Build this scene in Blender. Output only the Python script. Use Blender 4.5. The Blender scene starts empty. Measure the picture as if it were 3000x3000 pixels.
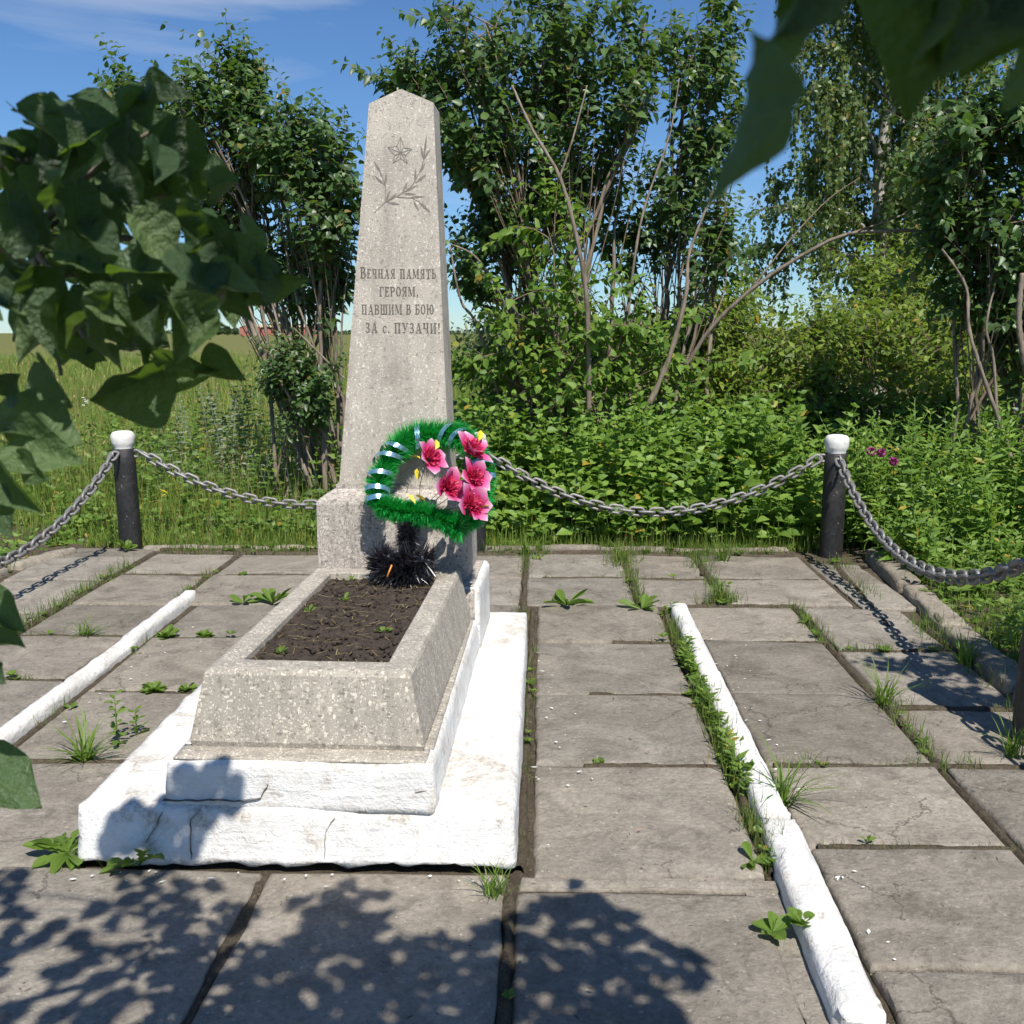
import bpy, math, random
import numpy as np
from mathutils import Vector, Matrix

random.seed(7)
RNG = np.random.default_rng(11)
SC = bpy.context.scene
COL = SC.collection

# ------------------------------------------------------------------ camera, sky, sun, exposure
CAM_H = 1.5
PITCH = math.atan2(525, 3000)
YAW = 0.0307
cd = bpy.data.cameras.new('camera')
cd.sensor_width = 36.0
cd.lens = 36.0
cd.clip_start = 0.02
cd.clip_end = 6000
cd.dof.use_dof = True
cd.dof.focus_distance = 5.0
cd.dof.aperture_fstop = 13.0
cam = bpy.data.objects.new('camera', cd)
cam.location = (0, 0, CAM_H)
cam.rotation_euler = (math.pi / 2 - PITCH, 0, YAW)
COL.objects.link(cam)
SC.camera = cam

SUN = Vector((0.17, -0.49, 0.68)).normalized()          # direction towards the sun
SUN_EL = math.asin(SUN.z)
SUN_AZ = math.atan2(SUN.x, SUN.y)                        # clockwise from +Y

world = bpy.data.worlds.new('World')
SC.world = world
world.use_nodes = True
wn = world.node_tree
wn.nodes.clear()
sky = wn.nodes.new('ShaderNodeTexSky')
sky.sky_type = 'NISHITA'
sky.sun_disc = False
sky.sun_elevation = SUN_EL
sky.sun_rotation = SUN_AZ
sky.altitude = 200
sky.air_density = 1.0
sky.dust_density = 0.0
sky.ozone_density = 3.0
bg = wn.nodes.new('ShaderNodeBackground')
bg.inputs['Strength'].default_value = 0.078
wo = wn.nodes.new('ShaderNodeOutputWorld')
tc = wn.nodes.new('ShaderNodeTexCoord')
mp = wn.nodes.new('ShaderNodeMapping')
mp.inputs['Rotation'].default_value = (0.25, 0.1, 0.5)
mp.inputs['Scale'].default_value = (1.3, 4.2, 9.0)
cn = wn.nodes.new('ShaderNodeTexNoise')
cn.inputs['Scale'].default_value = 1.15
cn.inputs['Detail'].default_value = 7
cn.inputs['Roughness'].default_value = 0.55
cn.inputs['Distortion'].default_value = 0.5
cr = wn.nodes.new('ShaderNodeValToRGB')
cr.color_ramp.elements[0].position = 0.56
cr.color_ramp.elements[0].color = (0, 0, 0, 1)
cr.color_ramp.elements[1].position = 0.80
cr.color_ramp.elements[1].color = (0.6, 0.6, 0.6, 1)
cm = wn.nodes.new('ShaderNodeMix')
cm.data_type = 'RGBA'
cm.inputs['B'].default_value = (7.2, 7.6, 8.2, 1)
L = wn.links.new
L(tc.outputs['Generated'], mp.inputs['Vector'])
L(mp.outputs['Vector'], cn.inputs['Vector'])
L(cn.outputs['Fac'], cr.inputs['Fac'])
L(cr.outputs['Color'], cm.inputs['Factor'])
hs = wn.nodes.new('ShaderNodeMix')
hs.data_type = 'RGBA'
hs.blend_type = 'MULTIPLY'
hs.inputs['Factor'].default_value = 1.0
hs.inputs['B'].default_value = (0.62, 0.86, 1.12, 1)
L(sky.outputs['Color'], hs.inputs['A'])
L(hs.outputs['Result'], cm.inputs['A'])
L(cm.outputs['Result'], bg.inputs['Color'])
L(bg.outputs['Background'], wo.inputs['Surface'])

sl = bpy.data.lights.new('sun', 'SUN')
sl.energy = 5.0
sl.angle = math.radians(0.53)
sl.color = (1.0, 0.955, 0.88)
so = bpy.data.objects.new('sun', sl)
so.rotation_euler = SUN.to_track_quat('Z', 'Y').to_euler()
so.location = (2, -6, 9)
COL.objects.link(so)

SC.view_settings.view_transform = 'Standard'
SC.view_settings.look = 'None'
SC.view_settings.gamma = 1.0
SC.view_settings.use_curve_mapping = False
SC.view_settings.exposure = 0.35
SC.render.engine = 'CYCLES'
SC.cycles.max_bounces = 4
SC.cycles.diffuse_bounces = 2
SC.cycles.glossy_bounces = 2
SC.cycles.transmission_bounces = 3
SC.cycles.transparent_max_bounces = 4
SC.cycles.use_denoising = True
SC.cycles.use_adaptive_sampling = True
SC.cycles.adaptive_threshold = 0.03

# ------------------------------------------------------------------ measuring helpers (photo pixel of 3000 -> place)
_cp, _sp, _cy, _sy = math.cos(PITCH), math.sin(PITCH), math.cos(YAW), math.sin(YAW)
FWD = Vector((-_sy * _cp, _cy * _cp, -_sp))
RGT = Vector((_cy, _sy, 0))
UPV = RGT.cross(FWD)
EYE = Vector((0, 0, CAM_H))


def ray(x, y):
    return RGT * ((x - 1500) / 3000) - UPV * ((y - 1500) / 3000) + FWD


def gz(x, y, z=0.0):
    d = ray(x, y)
    return EYE + d * ((z - CAM_H) / d.z)


def gy(x, y, Y):
    d = ray(x, y)
    return EYE + d * (Y / d.y)


# ------------------------------------------------------------------ object helpers
def link(o, parent=None):
    COL.objects.link(o)
    if parent is not None:
        o.parent = parent
    return o


def tag(o, label=None, cat=None, group=None, kind=None):
    if label: o['label'] = label
    if cat: o['category'] = cat
    if group: o['group'] = group
    if kind: o['kind'] = kind
    return o


def thing(name, label, cat, loc=(0, 0, 0), rz=0.0, group=None):
    o = bpy.data.objects.new(name, None)
    o.empty_display_size = 0.1
    o.location = loc
    o.rotation_euler = (0, 0, rz)
    link(o)
    return tag(o, label, cat, group)


def pymesh(name, V, F, mat=None, smooth=False):
    me = bpy.data.meshes.new(name)
    me.from_pydata([tuple(v) for v in V], [], [tuple(f) for f in F])
    if mat: me.materials.append(mat)
    if smooth:
        me.polygons.foreach_set('use_smooth', [True] * len(me.polygons))
    me.update()
    return me


def trimesh(name, V, T, mat=None, smooth=False):
    V = np.ascontiguousarray(V, dtype=np.float32)
    T = np.ascontiguousarray(T, dtype=np.int32)
    me = bpy.data.meshes.new(name)
    me.vertices.add(len(V))
    me.vertices.foreach_set('co', V.ravel())
    me.loops.add(T.size)
    me.loops.foreach_set('vertex_index', T.ravel())
    me.polygons.add(len(T))
    me.polygons.foreach_set('loop_start', np.arange(0, T.size, 3, dtype=np.int32))
    if smooth:
        me.polygons.foreach_set('use_smooth', np.ones(len(T), dtype=bool))
    if mat: me.materials.append(mat)
    me.update()
    me.validate()
    return me


def mobj(name, me, parent=None, loc=None, rot=None):
    o = bpy.data.objects.new(name, me)
    if loc is not None: o.location = loc
    if rot is not None: o.rotation_euler = rot
    return link(o, parent)


def unit(a):
    a = np.asarray(a, float)
    return a / np.maximum(np.linalg.norm(a, axis=-1, keepdims=True), 1e-9)


def vnoise(p, s, seed=0):
    """cheap smooth value noise at points p (n,3)"""
    p = np.asarray(p, float) * s + seed * 17.13
    i = np.floor(p).astype(int)
    f = p - i
    f = f * f * (3 - 2 * f)
    def h(a):
        n = (a[..., 0] * 374761393 + a[..., 1] * 668265263 + a[..., 2] * 2147483647) & 0x7fffffff
        n = ((n ^ (n >> 13)) * 1274126177) & 0x7fffffff
        return ((n ^ (n >> 16)) & 0xffff) / 65535.0
    r = 0
    for dx in (0, 1):
        for dy in (0, 1):
            for dz in (0, 1):
                w = (f[..., 0] if dx else 1 - f[..., 0]) * (f[..., 1] if dy else 1 - f[..., 1]) * (f[..., 2] if dz else 1 - f[..., 2])
                r = r + w * h(i + np.array([dx, dy, dz]))
    return r * 2 - 1


def fbm(p, s, seed=0, o=3):
    r, a = 0, 1.0
    for k in range(o):
        r = r + a * vnoise(p, s * 2 ** k, seed + k)
        a *= 0.5
    return r / 1.75


def tube(path, radii, sides=6, caps=True):
    """tube along path -> V (n,3), T"""
    P = np.asarray(path, float)
    n = len(P)
    R = np.broadcast_to(np.asarray(radii, float), (n,))
    t = np.gradient(P, axis=0)
    t = unit(t)
    ref = np.array([0.0, 0.0, 1.0]) if abs(t[0][2]) < 0.9 else np.array([1.0, 0, 0])
    V, T = [], []
    u = unit(np.cross(t[0], ref))
    for i in range(n):
        u = unit(u - t[i] * np.dot(u, t[i]))
        w = np.cross(t[i], u)
        for k in range(sides):
            a = 2 * math.pi * k / sides
            V.append(P[i] + R[i] * (1 + (.22 * math.sin(i * 2.3 + k * 1.9 + P[0][0] * 37) if sides > 6 else 0)) * (math.cos(a) * u + math.sin(a) * w))
    for i in range(n - 1):
        for k in range(sides):
            a, b = i * sides + k, i * sides + (k + 1) % sides
            c, d = a + sides, b + sides
            T += [(a, b, d), (a, d, c)]
    if caps:
        V.append(P[0]); V.append(P[-1])
        b0, b1 = len(V) - 2, len(V) - 1
        for k in range(sides):
            T.append((b0, (k + 1) % sides, k))
            T.append((b1, (n - 1) * sides + k, (n - 1) * sides + (k + 1) % sides))
    return np.array(V), np.array(T)


class Batch:
    """collects many small triangle pieces into one mesh"""
    def __init__(s): s.V, s.T, s.n = [], [], 0
    def add(s, V, T):
        V = np.asarray(V, float).reshape(-1, 3)
        s.V.append(V); s.T.append(np.asarray(T, int) + s.n); s.n += len(V)
    def inst(s, tv, tt, X, Yv, Z, P, size):
        """instances of a template: axes X,Y,Z (n,3), origin P (n,3), size (n,) or (n,3)"""
        n = len(P)
        if n == 0: return
        size = np.asarray(size, float)
        if size.ndim == 1: size = np.repeat(size[:, None], 3, 1)
        v = (tv[None, :, 0, None] * (X * size[:, :1])[:, None, :] + tv[None, :, 1, None] * (Yv * size[:, 1:2])[:, None, :]
             + tv[None, :, 2, None] * (Z * size[:, 2:])[:, None, :] + P[:, None, :])
        t = tt[None, :, :] + (np.arange(n) * len(tv))[:, None, None]
        s.add(v.reshape(-1, 3), t.reshape(-1, 3))
    def mesh(s, name, mat, smooth=False):
        return trimesh(name, np.concatenate(s.V), np.concatenate(s.T), mat, smooth)


def frames(D, N):
    """leaf axes from direction D and rough normal N"""
    X = unit(D)
    Yv = unit(np.cross(N, X))
    Z = np.cross(X, Yv)
    return X, Yv, Z


# leaf templates: axis +x, width y, normal z
LEAF6_V = np.array([(0, 0, 0), (.20, .34, .10), (.58, .26, .07), (1, 0, -.14), (.20, -.34, .10), (.58, -.26, .07), (.45, 0, 0)])
LEAF6_T = np.array([(0, 6, 1), (1, 6, 2), (2, 6, 3), (0, 4, 6), (4, 5, 6), (5, 3, 6)])
LEAFN_V = np.array([(0, 0, 0), (.35, .17, .05), (1, 0, -.16), (.35, -.17, .05), (.5, 0, 0.0)])
LEAFN_T = np.array([(0, 4, 1), (1, 4, 2), (0, 3, 4), (3, 2, 4)])
LEAF2_V = np.array([(0, 0, 0), (.45, .32, .06), (1, 0, -.05), (.45, -.32, .06)])
LEAF2_T = np.array([(0, 3, 1), (1, 3, 2)])
BLADE_V = np.array([(0, .5, 0), (0, -.5, 0), (.4, .42, .03), (.4, -.42, .03), (.75, .25, -.06), (.75, -.25, -.06), (1, 0, -.20)])
BLADE_T = np.array([(0, 1, 3), (0, 3, 2), (2, 3, 5), (2, 5, 4), (4, 5, 6)])


def strip_leaf(xs, ws, fold=.35, curl=.15):
    V, T = [], []
    for x, w in zip(xs, ws):
        V += [(x, w, fold * w - curl * x * x), (x, 0, -curl * x * x), (x, -w, fold * w - curl * x * x)]
    for i in range(len(xs) - 1):
        a = 3 * i
        for k in (0, 1): T += [(a + k, a + k + 1, a + k + 4), (a + k, a + k + 4, a + k + 3)]
    return np.array(V), np.array(T)


LEAFR = strip_leaf([0, .2, .45, .7, .9, 1], [.04, .10, .22, .30, .22, .03], .3, .1)
LEAFD = strip_leaf([0, .14, .2, .32, .38, .5, .58, .74, .9, 1], [.03, .05, .13, .07, .20, .12, .28, .30, .18, .0], .3, .3)


# ------------------------------------------------------------------ materials
def new_mat(name):
    m = bpy.data.materials.new(name)
    m.use_nodes = True
    nt = m.node_tree
    nt.nodes.clear()
    out = nt.nodes.new('ShaderNodeOutputMaterial')
    bs = nt.nodes.new('ShaderNodeBsdfPrincipled')
    nt.links.new(bs.outputs[0], out.inputs[0])
    return m, nt, bs, out


def N(nt, kind, **kw):
    n = nt.nodes.new('ShaderNode' + kind)
    for k, v in kw.items():
        if k in n.inputs: n.inputs[k].default_value = v
        else: setattr(n, k, v)
    return n


def coords(nt, which='Object'):
    return N(nt, 'TexCoord').outputs[which]


def noise(nt, vec, scale, detail=4, rough=0.6, dist=0.0):
    n = N(nt, 'TexNoise')
    n.inputs['Scale'].default_value = scale
    n.inputs['Detail'].default_value = detail
    n.inputs['Roughness'].default_value = rough
    n.inputs['Distortion'].default_value = dist
    if vec is not None: nt.links.new(vec, n.inputs['Vector'])
    return n


def ramp(nt, fac, stops):
    r = N(nt, 'ValToRGB')
    e = r.color_ramp.elements
    while len(e) < len(stops): e.new(0.5)
    for i, (p, c) in enumerate(stops):
        e[i].position = p
        e[i].color = tuple(c) + (1,) if len(c) == 3 else c
    nt.links.new(fac, r.inputs['Fac'])
    return r.outputs['Color']


def g(v): return (v, v, v)


def mixc(nt, fac, a, b, mode='MIX'):
    m = N(nt, 'Mix')
    m.data_type = 'RGBA'
    m.blend_type = mode
    for sock, v in ((m.inputs['Factor'], fac), (m.inputs['A'], a), (m.inputs['B'], b)):
        if hasattr(v, 'is_linked'): nt.links.new(v, sock)
        elif isinstance(v, (int, float)): sock.default_value = v
        else: sock.default_value = tuple(v) + (1,) if len(v) == 3 else v
    return m.outputs['Result']


def mathn(nt, op, a, b=0.0):
    m = N(nt, 'Math', operation=op)
    for i, v in enumerate((a, b)):
        if hasattr(v, 'is_linked'): nt.links.new(v, m.inputs[i])
        else: m.inputs[i].default_value = v
    return m.outputs[0]


def bump(nt, bs, height, strength=0.4, dist=0.01):
    b = N(nt, 'Bump')
    b.inputs['Strength'].default_value = strength
    b.inputs['Distance'].default_value = dist
    nt.links.new(height, b.inputs['Height'])
    nt.links.new(b.outputs[0], bs.inputs['Normal'])


def leaf_mat(name, dark, mid, light, transl, tfac=0.35, rough=0.42, spec=0.4):
    m, nt, bs, out = new_mat(name)
    geo = N(nt, 'NewGeometry')
    dead = (min(1, light[0] * 1.6 + .03), light[1] * .85, light[2] * .8)
    c = ramp(nt, geo.outputs['Random Per Island'], [(0.0, dark), (0.5, mid), (0.97, light), (0.993, dead)])
    nt.links.new(c, bs.inputs['Base Color'])
    bs.inputs['Roughness'].default_value = rough
    bs.inputs['Specular IOR Level'].default_value = spec
    tr = N(nt, 'BsdfTranslucent')
    tr.inputs['Color'].default_value = tuple(transl) + (1,)
    ms = N(nt, 'MixShader')
    ms.inputs[0].default_value = tfac
    nt.links.new(bs.outputs[0], ms.inputs[1])
    nt.links.new(tr.outputs[0], ms.inputs[2])
    nt.links.new(ms.outputs[0], out.inputs[0])
    return m


def bark_mat(name, c1, c2, scale=30):
    m, nt, bs, out = new_mat(name)
    v = coords(nt)
    mp = N(nt, 'Mapping')
    mp.inputs['Scale'].default_value = (1, 1, 0.25)
    nt.links.new(v, mp.inputs['Vector'])
    n = noise(nt, mp.outputs[0], scale, 5, 0.65)
    nt.links.new(ramp(nt, n.outputs['Fac'], [(0.3, c1), (0.7, c2)]), bs.inputs['Base Color'])
    bs.inputs['Roughness'].default_value = 0.85
    bump(nt, bs, n.outputs['Fac'], 0.6, 0.01)
    return m


def terrazzo(name, matrix, white, grey, scale=42, cover=0.5, gloss=0.6):
    m, nt, bs, out = new_mat(name)
    v = coords(nt)
    w = noise(nt, v, 70, 3, 0.6)
    vv = N(nt, 'VectorMath', operation='MULTIPLY_ADD')
    nt.links.new(w.outputs['Color'], vv.inputs[0])
    vv.inputs[1].default_value = (0.012, 0.012, 0.012)
    nt.links.new(v, vv.inputs[2])
    big = noise(nt, v, 3.0, 3, 0.6)
    col = ramp(nt, big.outputs['Fac'], [(0.3, tuple(x * 0.86 for x in matrix)), (0.7, tuple(min(1, x * 1.12) for x in matrix))])
    stm = N(nt, 'Mapping')
    stm.inputs['Scale'].default_value = (14, 14, 0.9)
    nt.links.new(v, stm.inputs['Vector'])
    streak = noise(nt, stm.outputs[0], 1.0, 5, 0.65)
    blot = noise(nt, v, 6.5, 6, 0.7, 0.5)
    grime = mathn(nt, 'ADD', mathn(nt, 'MULTIPLY', streak.outputs['Fac'], 0.55), mathn(nt, 'MULTIPLY', blot.outputs['Fac'], 0.45))
    grime = ramp(nt, grime, [(0.44, g(0.0)), (0.66, g(0.55))])
    fine = noise(nt, v, 160, 3, 0.7)
    col = mixc(nt, 0.5, col, ramp(nt, fine.outputs['Fac'], [(0.3, g(0.5)), (0.7, g(0.62))]), 'OVERLAY')
    hs = None
    for sc, cv, rot, st in ((scale * 2.4, cover * 0.95, (0.3, 0.8, 0.2), (1, 1, 0.5)), (scale * 2.0, cover * 0.95, (1.9, 0.4, 1.2), (1, 0.5, 1)),
                            (scale, cover * 0.85, (0.9, 2.1, 0.5), (1, 1, 0.5)), (scale * 1.2, cover * 0.85, (2.6, 0.2, 2.4), (0.5, 1, 1))):
        mpn = N(nt, 'Mapping')
        mpn.inputs['Rotation'].default_value = rot
        mpn.inputs['Scale'].default_value = st
        mpn.inputs['Location'].default_value = (rot[2] * 3, rot[0] * 5, rot[1] * 7)
        nt.links.new(vv.outputs[0], mpn.inputs['Vector'])
        vo = N(nt, 'TexVoronoi')
        vo.inputs['Scale'].default_value = sc
        nt.links.new(mpn.outputs[0], vo.inputs['Vector'])
        sep = N(nt, 'SeparateColor')
        nt.links.new(vo.outputs['Color'], sep.inputs[0])
        thr = mathn(nt, 'MULTIPLY', sep.outputs[0], cv)
        inside = mathn(nt, 'LESS_THAN', vo.outputs['Distance'], thr)
        big2 = mathn(nt, 'GREATER_THAN', sep.outputs[0], 0.5)
        mask = mathn(nt, 'MULTIPLY', inside, big2)
        chip = ramp(nt, sep.outputs[1], [(0.0, grey), (0.34, tuple(a * 0.5 + b * 0.5 for a, b in zip(matrix, grey))), (0.50, tuple(a * 0.45 + b * 0.6 for a, b in zip(white, matrix))), (0.85, white)])
        col = mixc(nt, mask, col, chip)
        hs = mask if hs is None else mathn(nt, 'ADD', hs, mask)
    col = mixc(nt, grime, col, tuple(x * 0.45 for x in matrix))
    nt.links.new(col, bs.inputs['Base Color'])
    bs.inputs['Roughness'].default_value = gloss
    h = mathn(nt, 'ADD', mathn(nt, 'MULTIPLY', hs, 0.5), fine.outputs['Fac'])
    bump(nt, bs, h, 0.5, 0.004)
    return m


def concrete(name, c1, c2, specks=0.35):
    m, nt, bs, out = new_mat(name)
    v = coords(nt)
    oi = N(nt, 'ObjectInfo')
    off = N(nt, 'VectorMath', operation='MULTIPLY_ADD')
    cx = N(nt, 'CombineXYZ')
    for i in range(3): nt.links.new(oi.outputs['Random'], cx.inputs[i])
    nt.links.new(cx.outputs[0], off.inputs[0])
    off.inputs[1].default_value = (37.0, 91.0, 53.0)
    nt.links.new(v, off.inputs[2])
    v2 = off.outputs[0]
    a = noise(nt, v2, 4.2, 8, 0.68, 0.9)
    b = noise(nt, v2, 60, 4, 0.7)
    col = ramp(nt, a.outputs['Fac'], [(0.28, c1), (0.72, c2)])
    col = mixc(nt, 0.55, col, ramp(nt, b.outputs['Fac'], [(0.3, g(0.30)), (0.7, g(0.70))]), 'OVERLAY')
    # pale specks of aggregate and dark pits
    vo = N(nt, 'TexVoronoi')
    vo.inputs['Scale'].default_value = 46
    nt.links.new(v2, vo.inputs['Vector'])
    sep = N(nt, 'SeparateColor')
    nt.links.new(vo.outputs['Color'], sep.inputs[0])
    sp = mathn(nt, 'LESS_THAN', vo.outputs['Distance'], mathn(nt, 'MULTIPLY', sep.outputs[0], 0.26))
    sp = mathn(nt, 'MULTIPLY', sp, mathn(nt, 'GREATER_THAN', sep.outputs[1], 0.62))
    col = mixc(nt, mathn(nt, 'MULTIPLY', sp, specks), col, (0.42, 0.39, 0.34))
    pit = mathn(nt, 'GREATER_THAN', noise(nt, v2, 95, 2, 0.5).outputs['Fac'], 0.70)
    col = mixc(nt, mathn(nt, 'MULTIPLY', pit, 0.55), col, (0.06, 0.055, 0.05))
    # dark lichen and dirt blotches
    st = noise(nt, v2, 7.5, 5, 0.7, 0.8)
    col = mixc(nt, ramp(nt, st.outputs['Fac'], [(0.54, g(0)), (0.68, g(0.5))]), col, (0.085, 0.075, 0.062))
    li = noise(nt, v2, 21, 6, 0.75, 1.2)
    col = mixc(nt, ramp(nt, li.outputs['Fac'], [(0.60, g(0)), (0.66, g(0.5))]), col, (0.38, 0.345, 0.29))
    cr_ = N(nt, 'TexVoronoi')
    cr_.feature = 'DISTANCE_TO_EDGE'
    cr_.inputs['Scale'].default_value = 2.1
    wv = noise(nt, v2, 5, 5, 0.7)
    wvm = mixc(nt, 0.16, v2, wv.outputs['Color'])
    nt.links.new(wvm, cr_.inputs['Vector'])
    crk = mathn(nt, 'LESS_THAN', cr_.outputs['Distance'], 0.006)
    crk = mathn(nt, 'MULTIPLY', crk, mathn(nt, 'GREATER_THAN', noise(nt, v2, 1.6, 2).outputs['Fac'], 0.55))
    col = mixc(nt, mathn(nt, 'MULTIPLY', crk, 0.6), col, (0.07, 0.06, 0.05))
    br = mathn(nt, 'MULTIPLY_ADD', oi.outputs['Random'], 0.42)
    br.node.inputs[2].default_value = 0.78
    hue = mathn(nt, 'FRACT', mathn(nt, 'MULTIPLY', oi.outputs['Random'], 7.31))
    col = mixc(nt, mathn(nt, 'MULTIPLY', hue, 0.22), col, (1.0, 0.90, 0.76), 'MULTIPLY')
    sc = N(nt, 'VectorMath', operation='SCALE')
    nt.links.new(col, sc.inputs[0])
    nt.links.new(br, sc.inputs['Scale'])
    nt.links.new(sc.outputs[0], bs.inputs['Base Color'])
    bs.inputs['Roughness'].default_value = 0.9
    bs.inputs['Specular IOR Level'].default_value = 0.25
    h = mathn(nt, 'ADD', b.outputs['Fac'], mathn(nt, 'MULTIPLY', noise(nt, v2, 14, 5, 0.6).outputs['Fac'], 1.6))
    bump(nt, bs, h, 0.8, 0.008)
    return m


def whitewash(name, wear=0.556, bd=0.008):
    m, nt, bs, out = new_mat(name)
    v = coords(nt)
    a = noise(nt, v, 9, 6, 0.7, 0.6)
    b = noise(nt, v, 2.2, 4, 0.6)
    f = mathn(nt, 'ADD', mathn(nt, 'MULTIPLY', a.outputs['Fac'], 0.62), mathn(nt, 'MULTIPLY', b.outputs['Fac'], 0.38))
    dirt = ramp(nt, f, [(wear - 0.03, g(0)), (wear + 0.05, g(0.85))])
    base = ramp(nt, noise(nt, v, 5, 3).outputs['Fac'], [(0.3, (0.63, 0.615, 0.58)), (0.7, (0.78, 0.77, 0.75))])
    brm = N(nt, 'Mapping')
    brm.inputs['Scale'].default_value = (7, 7, 60)
    nt.links.new(v, brm.inputs['Vector'])
    brush = noise(nt, brm.outputs[0], 1.0, 4, 0.6)
    base = mixc(nt, 0.45, base, ramp(nt, brush.outputs['Fac'], [(0.3, g(0.42)), (0.7, g(0.56))]), 'OVERLAY')
    gd = noise(nt, v, 16, 6, 0.75, 0.7)
    base = mixc(nt, ramp(nt, gd.outputs['Fac'], [(0.50, g(0)), (0.68, g(0.5))]), base, (0.50, 0.47, 0.425))
    c = noise(nt, v, 90, 3, 0.7)
    worn = ramp(nt, c.outputs['Fac'], [(0.35, (0.30, 0.255, 0.20)), (0.6, (0.62, 0.57, 0.5))])
    geo = N(nt, 'NewGeometry')
    edge = ramp(nt, geo.outputs['Pointiness'], [(0.505, g(0)), (0.56, g(1))])
    ew = ramp(nt, noise(nt, v, 30, 5, 0.75, 0.5).outputs['Fac'], [(0.52, g(0)), (0.60, g(0.85))])
    edge = mathn(nt, 'MULTIPLY', edge, ew)
    dirt = mathn(nt, 'MAXIMUM', dirt, edge)
    nt.links.new(mixc(nt, dirt, base, worn), bs.inputs['Base Color'])
    bs.inputs['Roughness'].default_value = 0.85
    h = mathn(nt, 'ADD', noise(nt, v, 26, 5, 0.65, 0.8).outputs['Fac'], mathn(nt, 'ADD', mathn(nt, 'MULTIPLY', c.outputs['Fac'], 0.35), mathn(nt, 'MULTIPLY', brush.outputs['Fac'], 0.5)))
    bump(nt, bs, h, 0.9, bd)
    return m


def simple(name, c1, c2=None, scale=20, rough=0.7, metal=0.0, bmp=0.3, spec=0.5, bdist=0.005):
    m, nt, bs, out = new_mat(name)
    n = noise(nt, coords(nt), scale, 5, 0.65)
    nt.links.new(ramp(nt, n.outputs['Fac'], [(0.3, c1), (0.7, c2 or c1)]), bs.inputs['Base Color'])
    bs.inputs['Roughness'].default_value = rough
    bs.inputs['Metallic'].default_value = metal
    bs.inputs['Specular IOR Level'].default_value = spec
    if bmp: bump(nt, bs, n.outputs['Fac'], bmp, bdist)
    return m


M = {}
M['field'] = None


def field_mat():
    m, nt, bs, out = new_mat('field_grass')
    v = coords(nt)
    a = noise(nt, v, 0.05, 4, 0.6)
    b = noise(nt, v, 2.5, 5, 0.7)
    c = ramp(nt, a.outputs['Fac'], [(0.3, (0.16, 0.15, 0.055)), (0.7, (0.13, 0.15, 0.045))])
    c = mixc(nt, 0.6, c, ramp(nt, b.outputs['Fac'], [(0.3, g(0.3)), (0.7, g(0.68))]), 'OVERLAY')
    nt.links.new(c, bs.inputs['Base Color'])
    bs.inputs['Roughness'].default_value = 1.0
    bs.inputs['Specular IOR Level'].default_value = 0.05
    return m


def soil_mat(name, dark, light, scale=18, straw=True):
    m, nt, bs, out = new_mat(name)
    v = coords(nt)
    a = noise(nt, v, scale, 8, 0.75)
    c = ramp(nt, a.outputs['Fac'], [(0.3, dark), (0.72, light)])
    b = noise(nt, v, scale * 6, 5, 0.75)
    c = mixc(nt, 0.7, c, ramp(nt, b.outputs['Fac'], [(0.35, g(0.28)), (0.65, g(0.66))]), 'OVERLAY')
    nt.links.new(c, bs.inputs['Base Color'])
    bs.inputs['Roughness'].default_value = 1.0
    bs.inputs['Specular IOR Level'].default_value = 0.1
    h = mathn(nt, 'ADD', a.outputs['Fac'], mathn(nt, 'MULTIPLY', b.outputs['Fac'], 0.5))
    bump(nt, bs, h, 1.0, 0.02)
    return m


M['field'] = field_mat()
M['soil'] = soil_mat('dry_soil', (0.07, 0.055, 0.038), (0.17, 0.14, 0.10))
M['bed'] = soil_mat('flower_bed_soil', (0.055, 0.043, 0.035), (0.15, 0.118, 0.095), 30)
M['slab'] = concrete('grey_paving_concrete', (0.152, 0.135, 0.112), (0.305, 0.276, 0.232), 0.55)
M['rough'] = concrete('weathered_kerb_concrete', (0.19, 0.165, 0.13), (0.34, 0.30, 0.245), 0.6)
M['white'] = whitewash('whitewash')
M['whitekerb'] = whitewash('whitewash_kerb', 0.595)
M['shaft'] = terrazzo('stone_chip_shaft', (0.44, 0.390, 0.330), (0.68, 0.63, 0.56), (0.27, 0.245, 0.22), 74, 0.43)
M['pebble'] = terrazzo('stone_chip_pedestal', (0.40, 0.355, 0.31), (0.60, 0.55, 0.49), (0.20, 0.175, 0.155), 80, 0.62, 0.8)
M['planter'] = terrazzo('stone_chip_planter', (0.37, 0.333, 0.278), (0.70, 0.63, 0.52), (0.21, 0.19, 0.155), 72, 0.48, 0.85)
M['carved'] = simple('dark_letter_inlay', (0.095, 0.086, 0.074), (0.165, 0.148, 0.127), 60, 0.95)  # dark tone of cut letters, put into the colour of a raised inlay
M['emblem'] = simple('grey_emblem_inlay', (0.15, 0.137, 0.118), (0.25, 0.228, 0.195), 60, 0.95)  # fainter tone of the cut emblem, painted onto raised strokes
M['crack'] = simple('crack_shadow', (0.09, 0.082, 0.074), (0.17, 0.155, 0.14), 60, 1.0)
M['post'] = simple('black_paint', (0.012, 0.012, 0.013), (0.022, 0.021, 0.022), 45, 0.42, 0, 0.5, 0.5)


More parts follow.
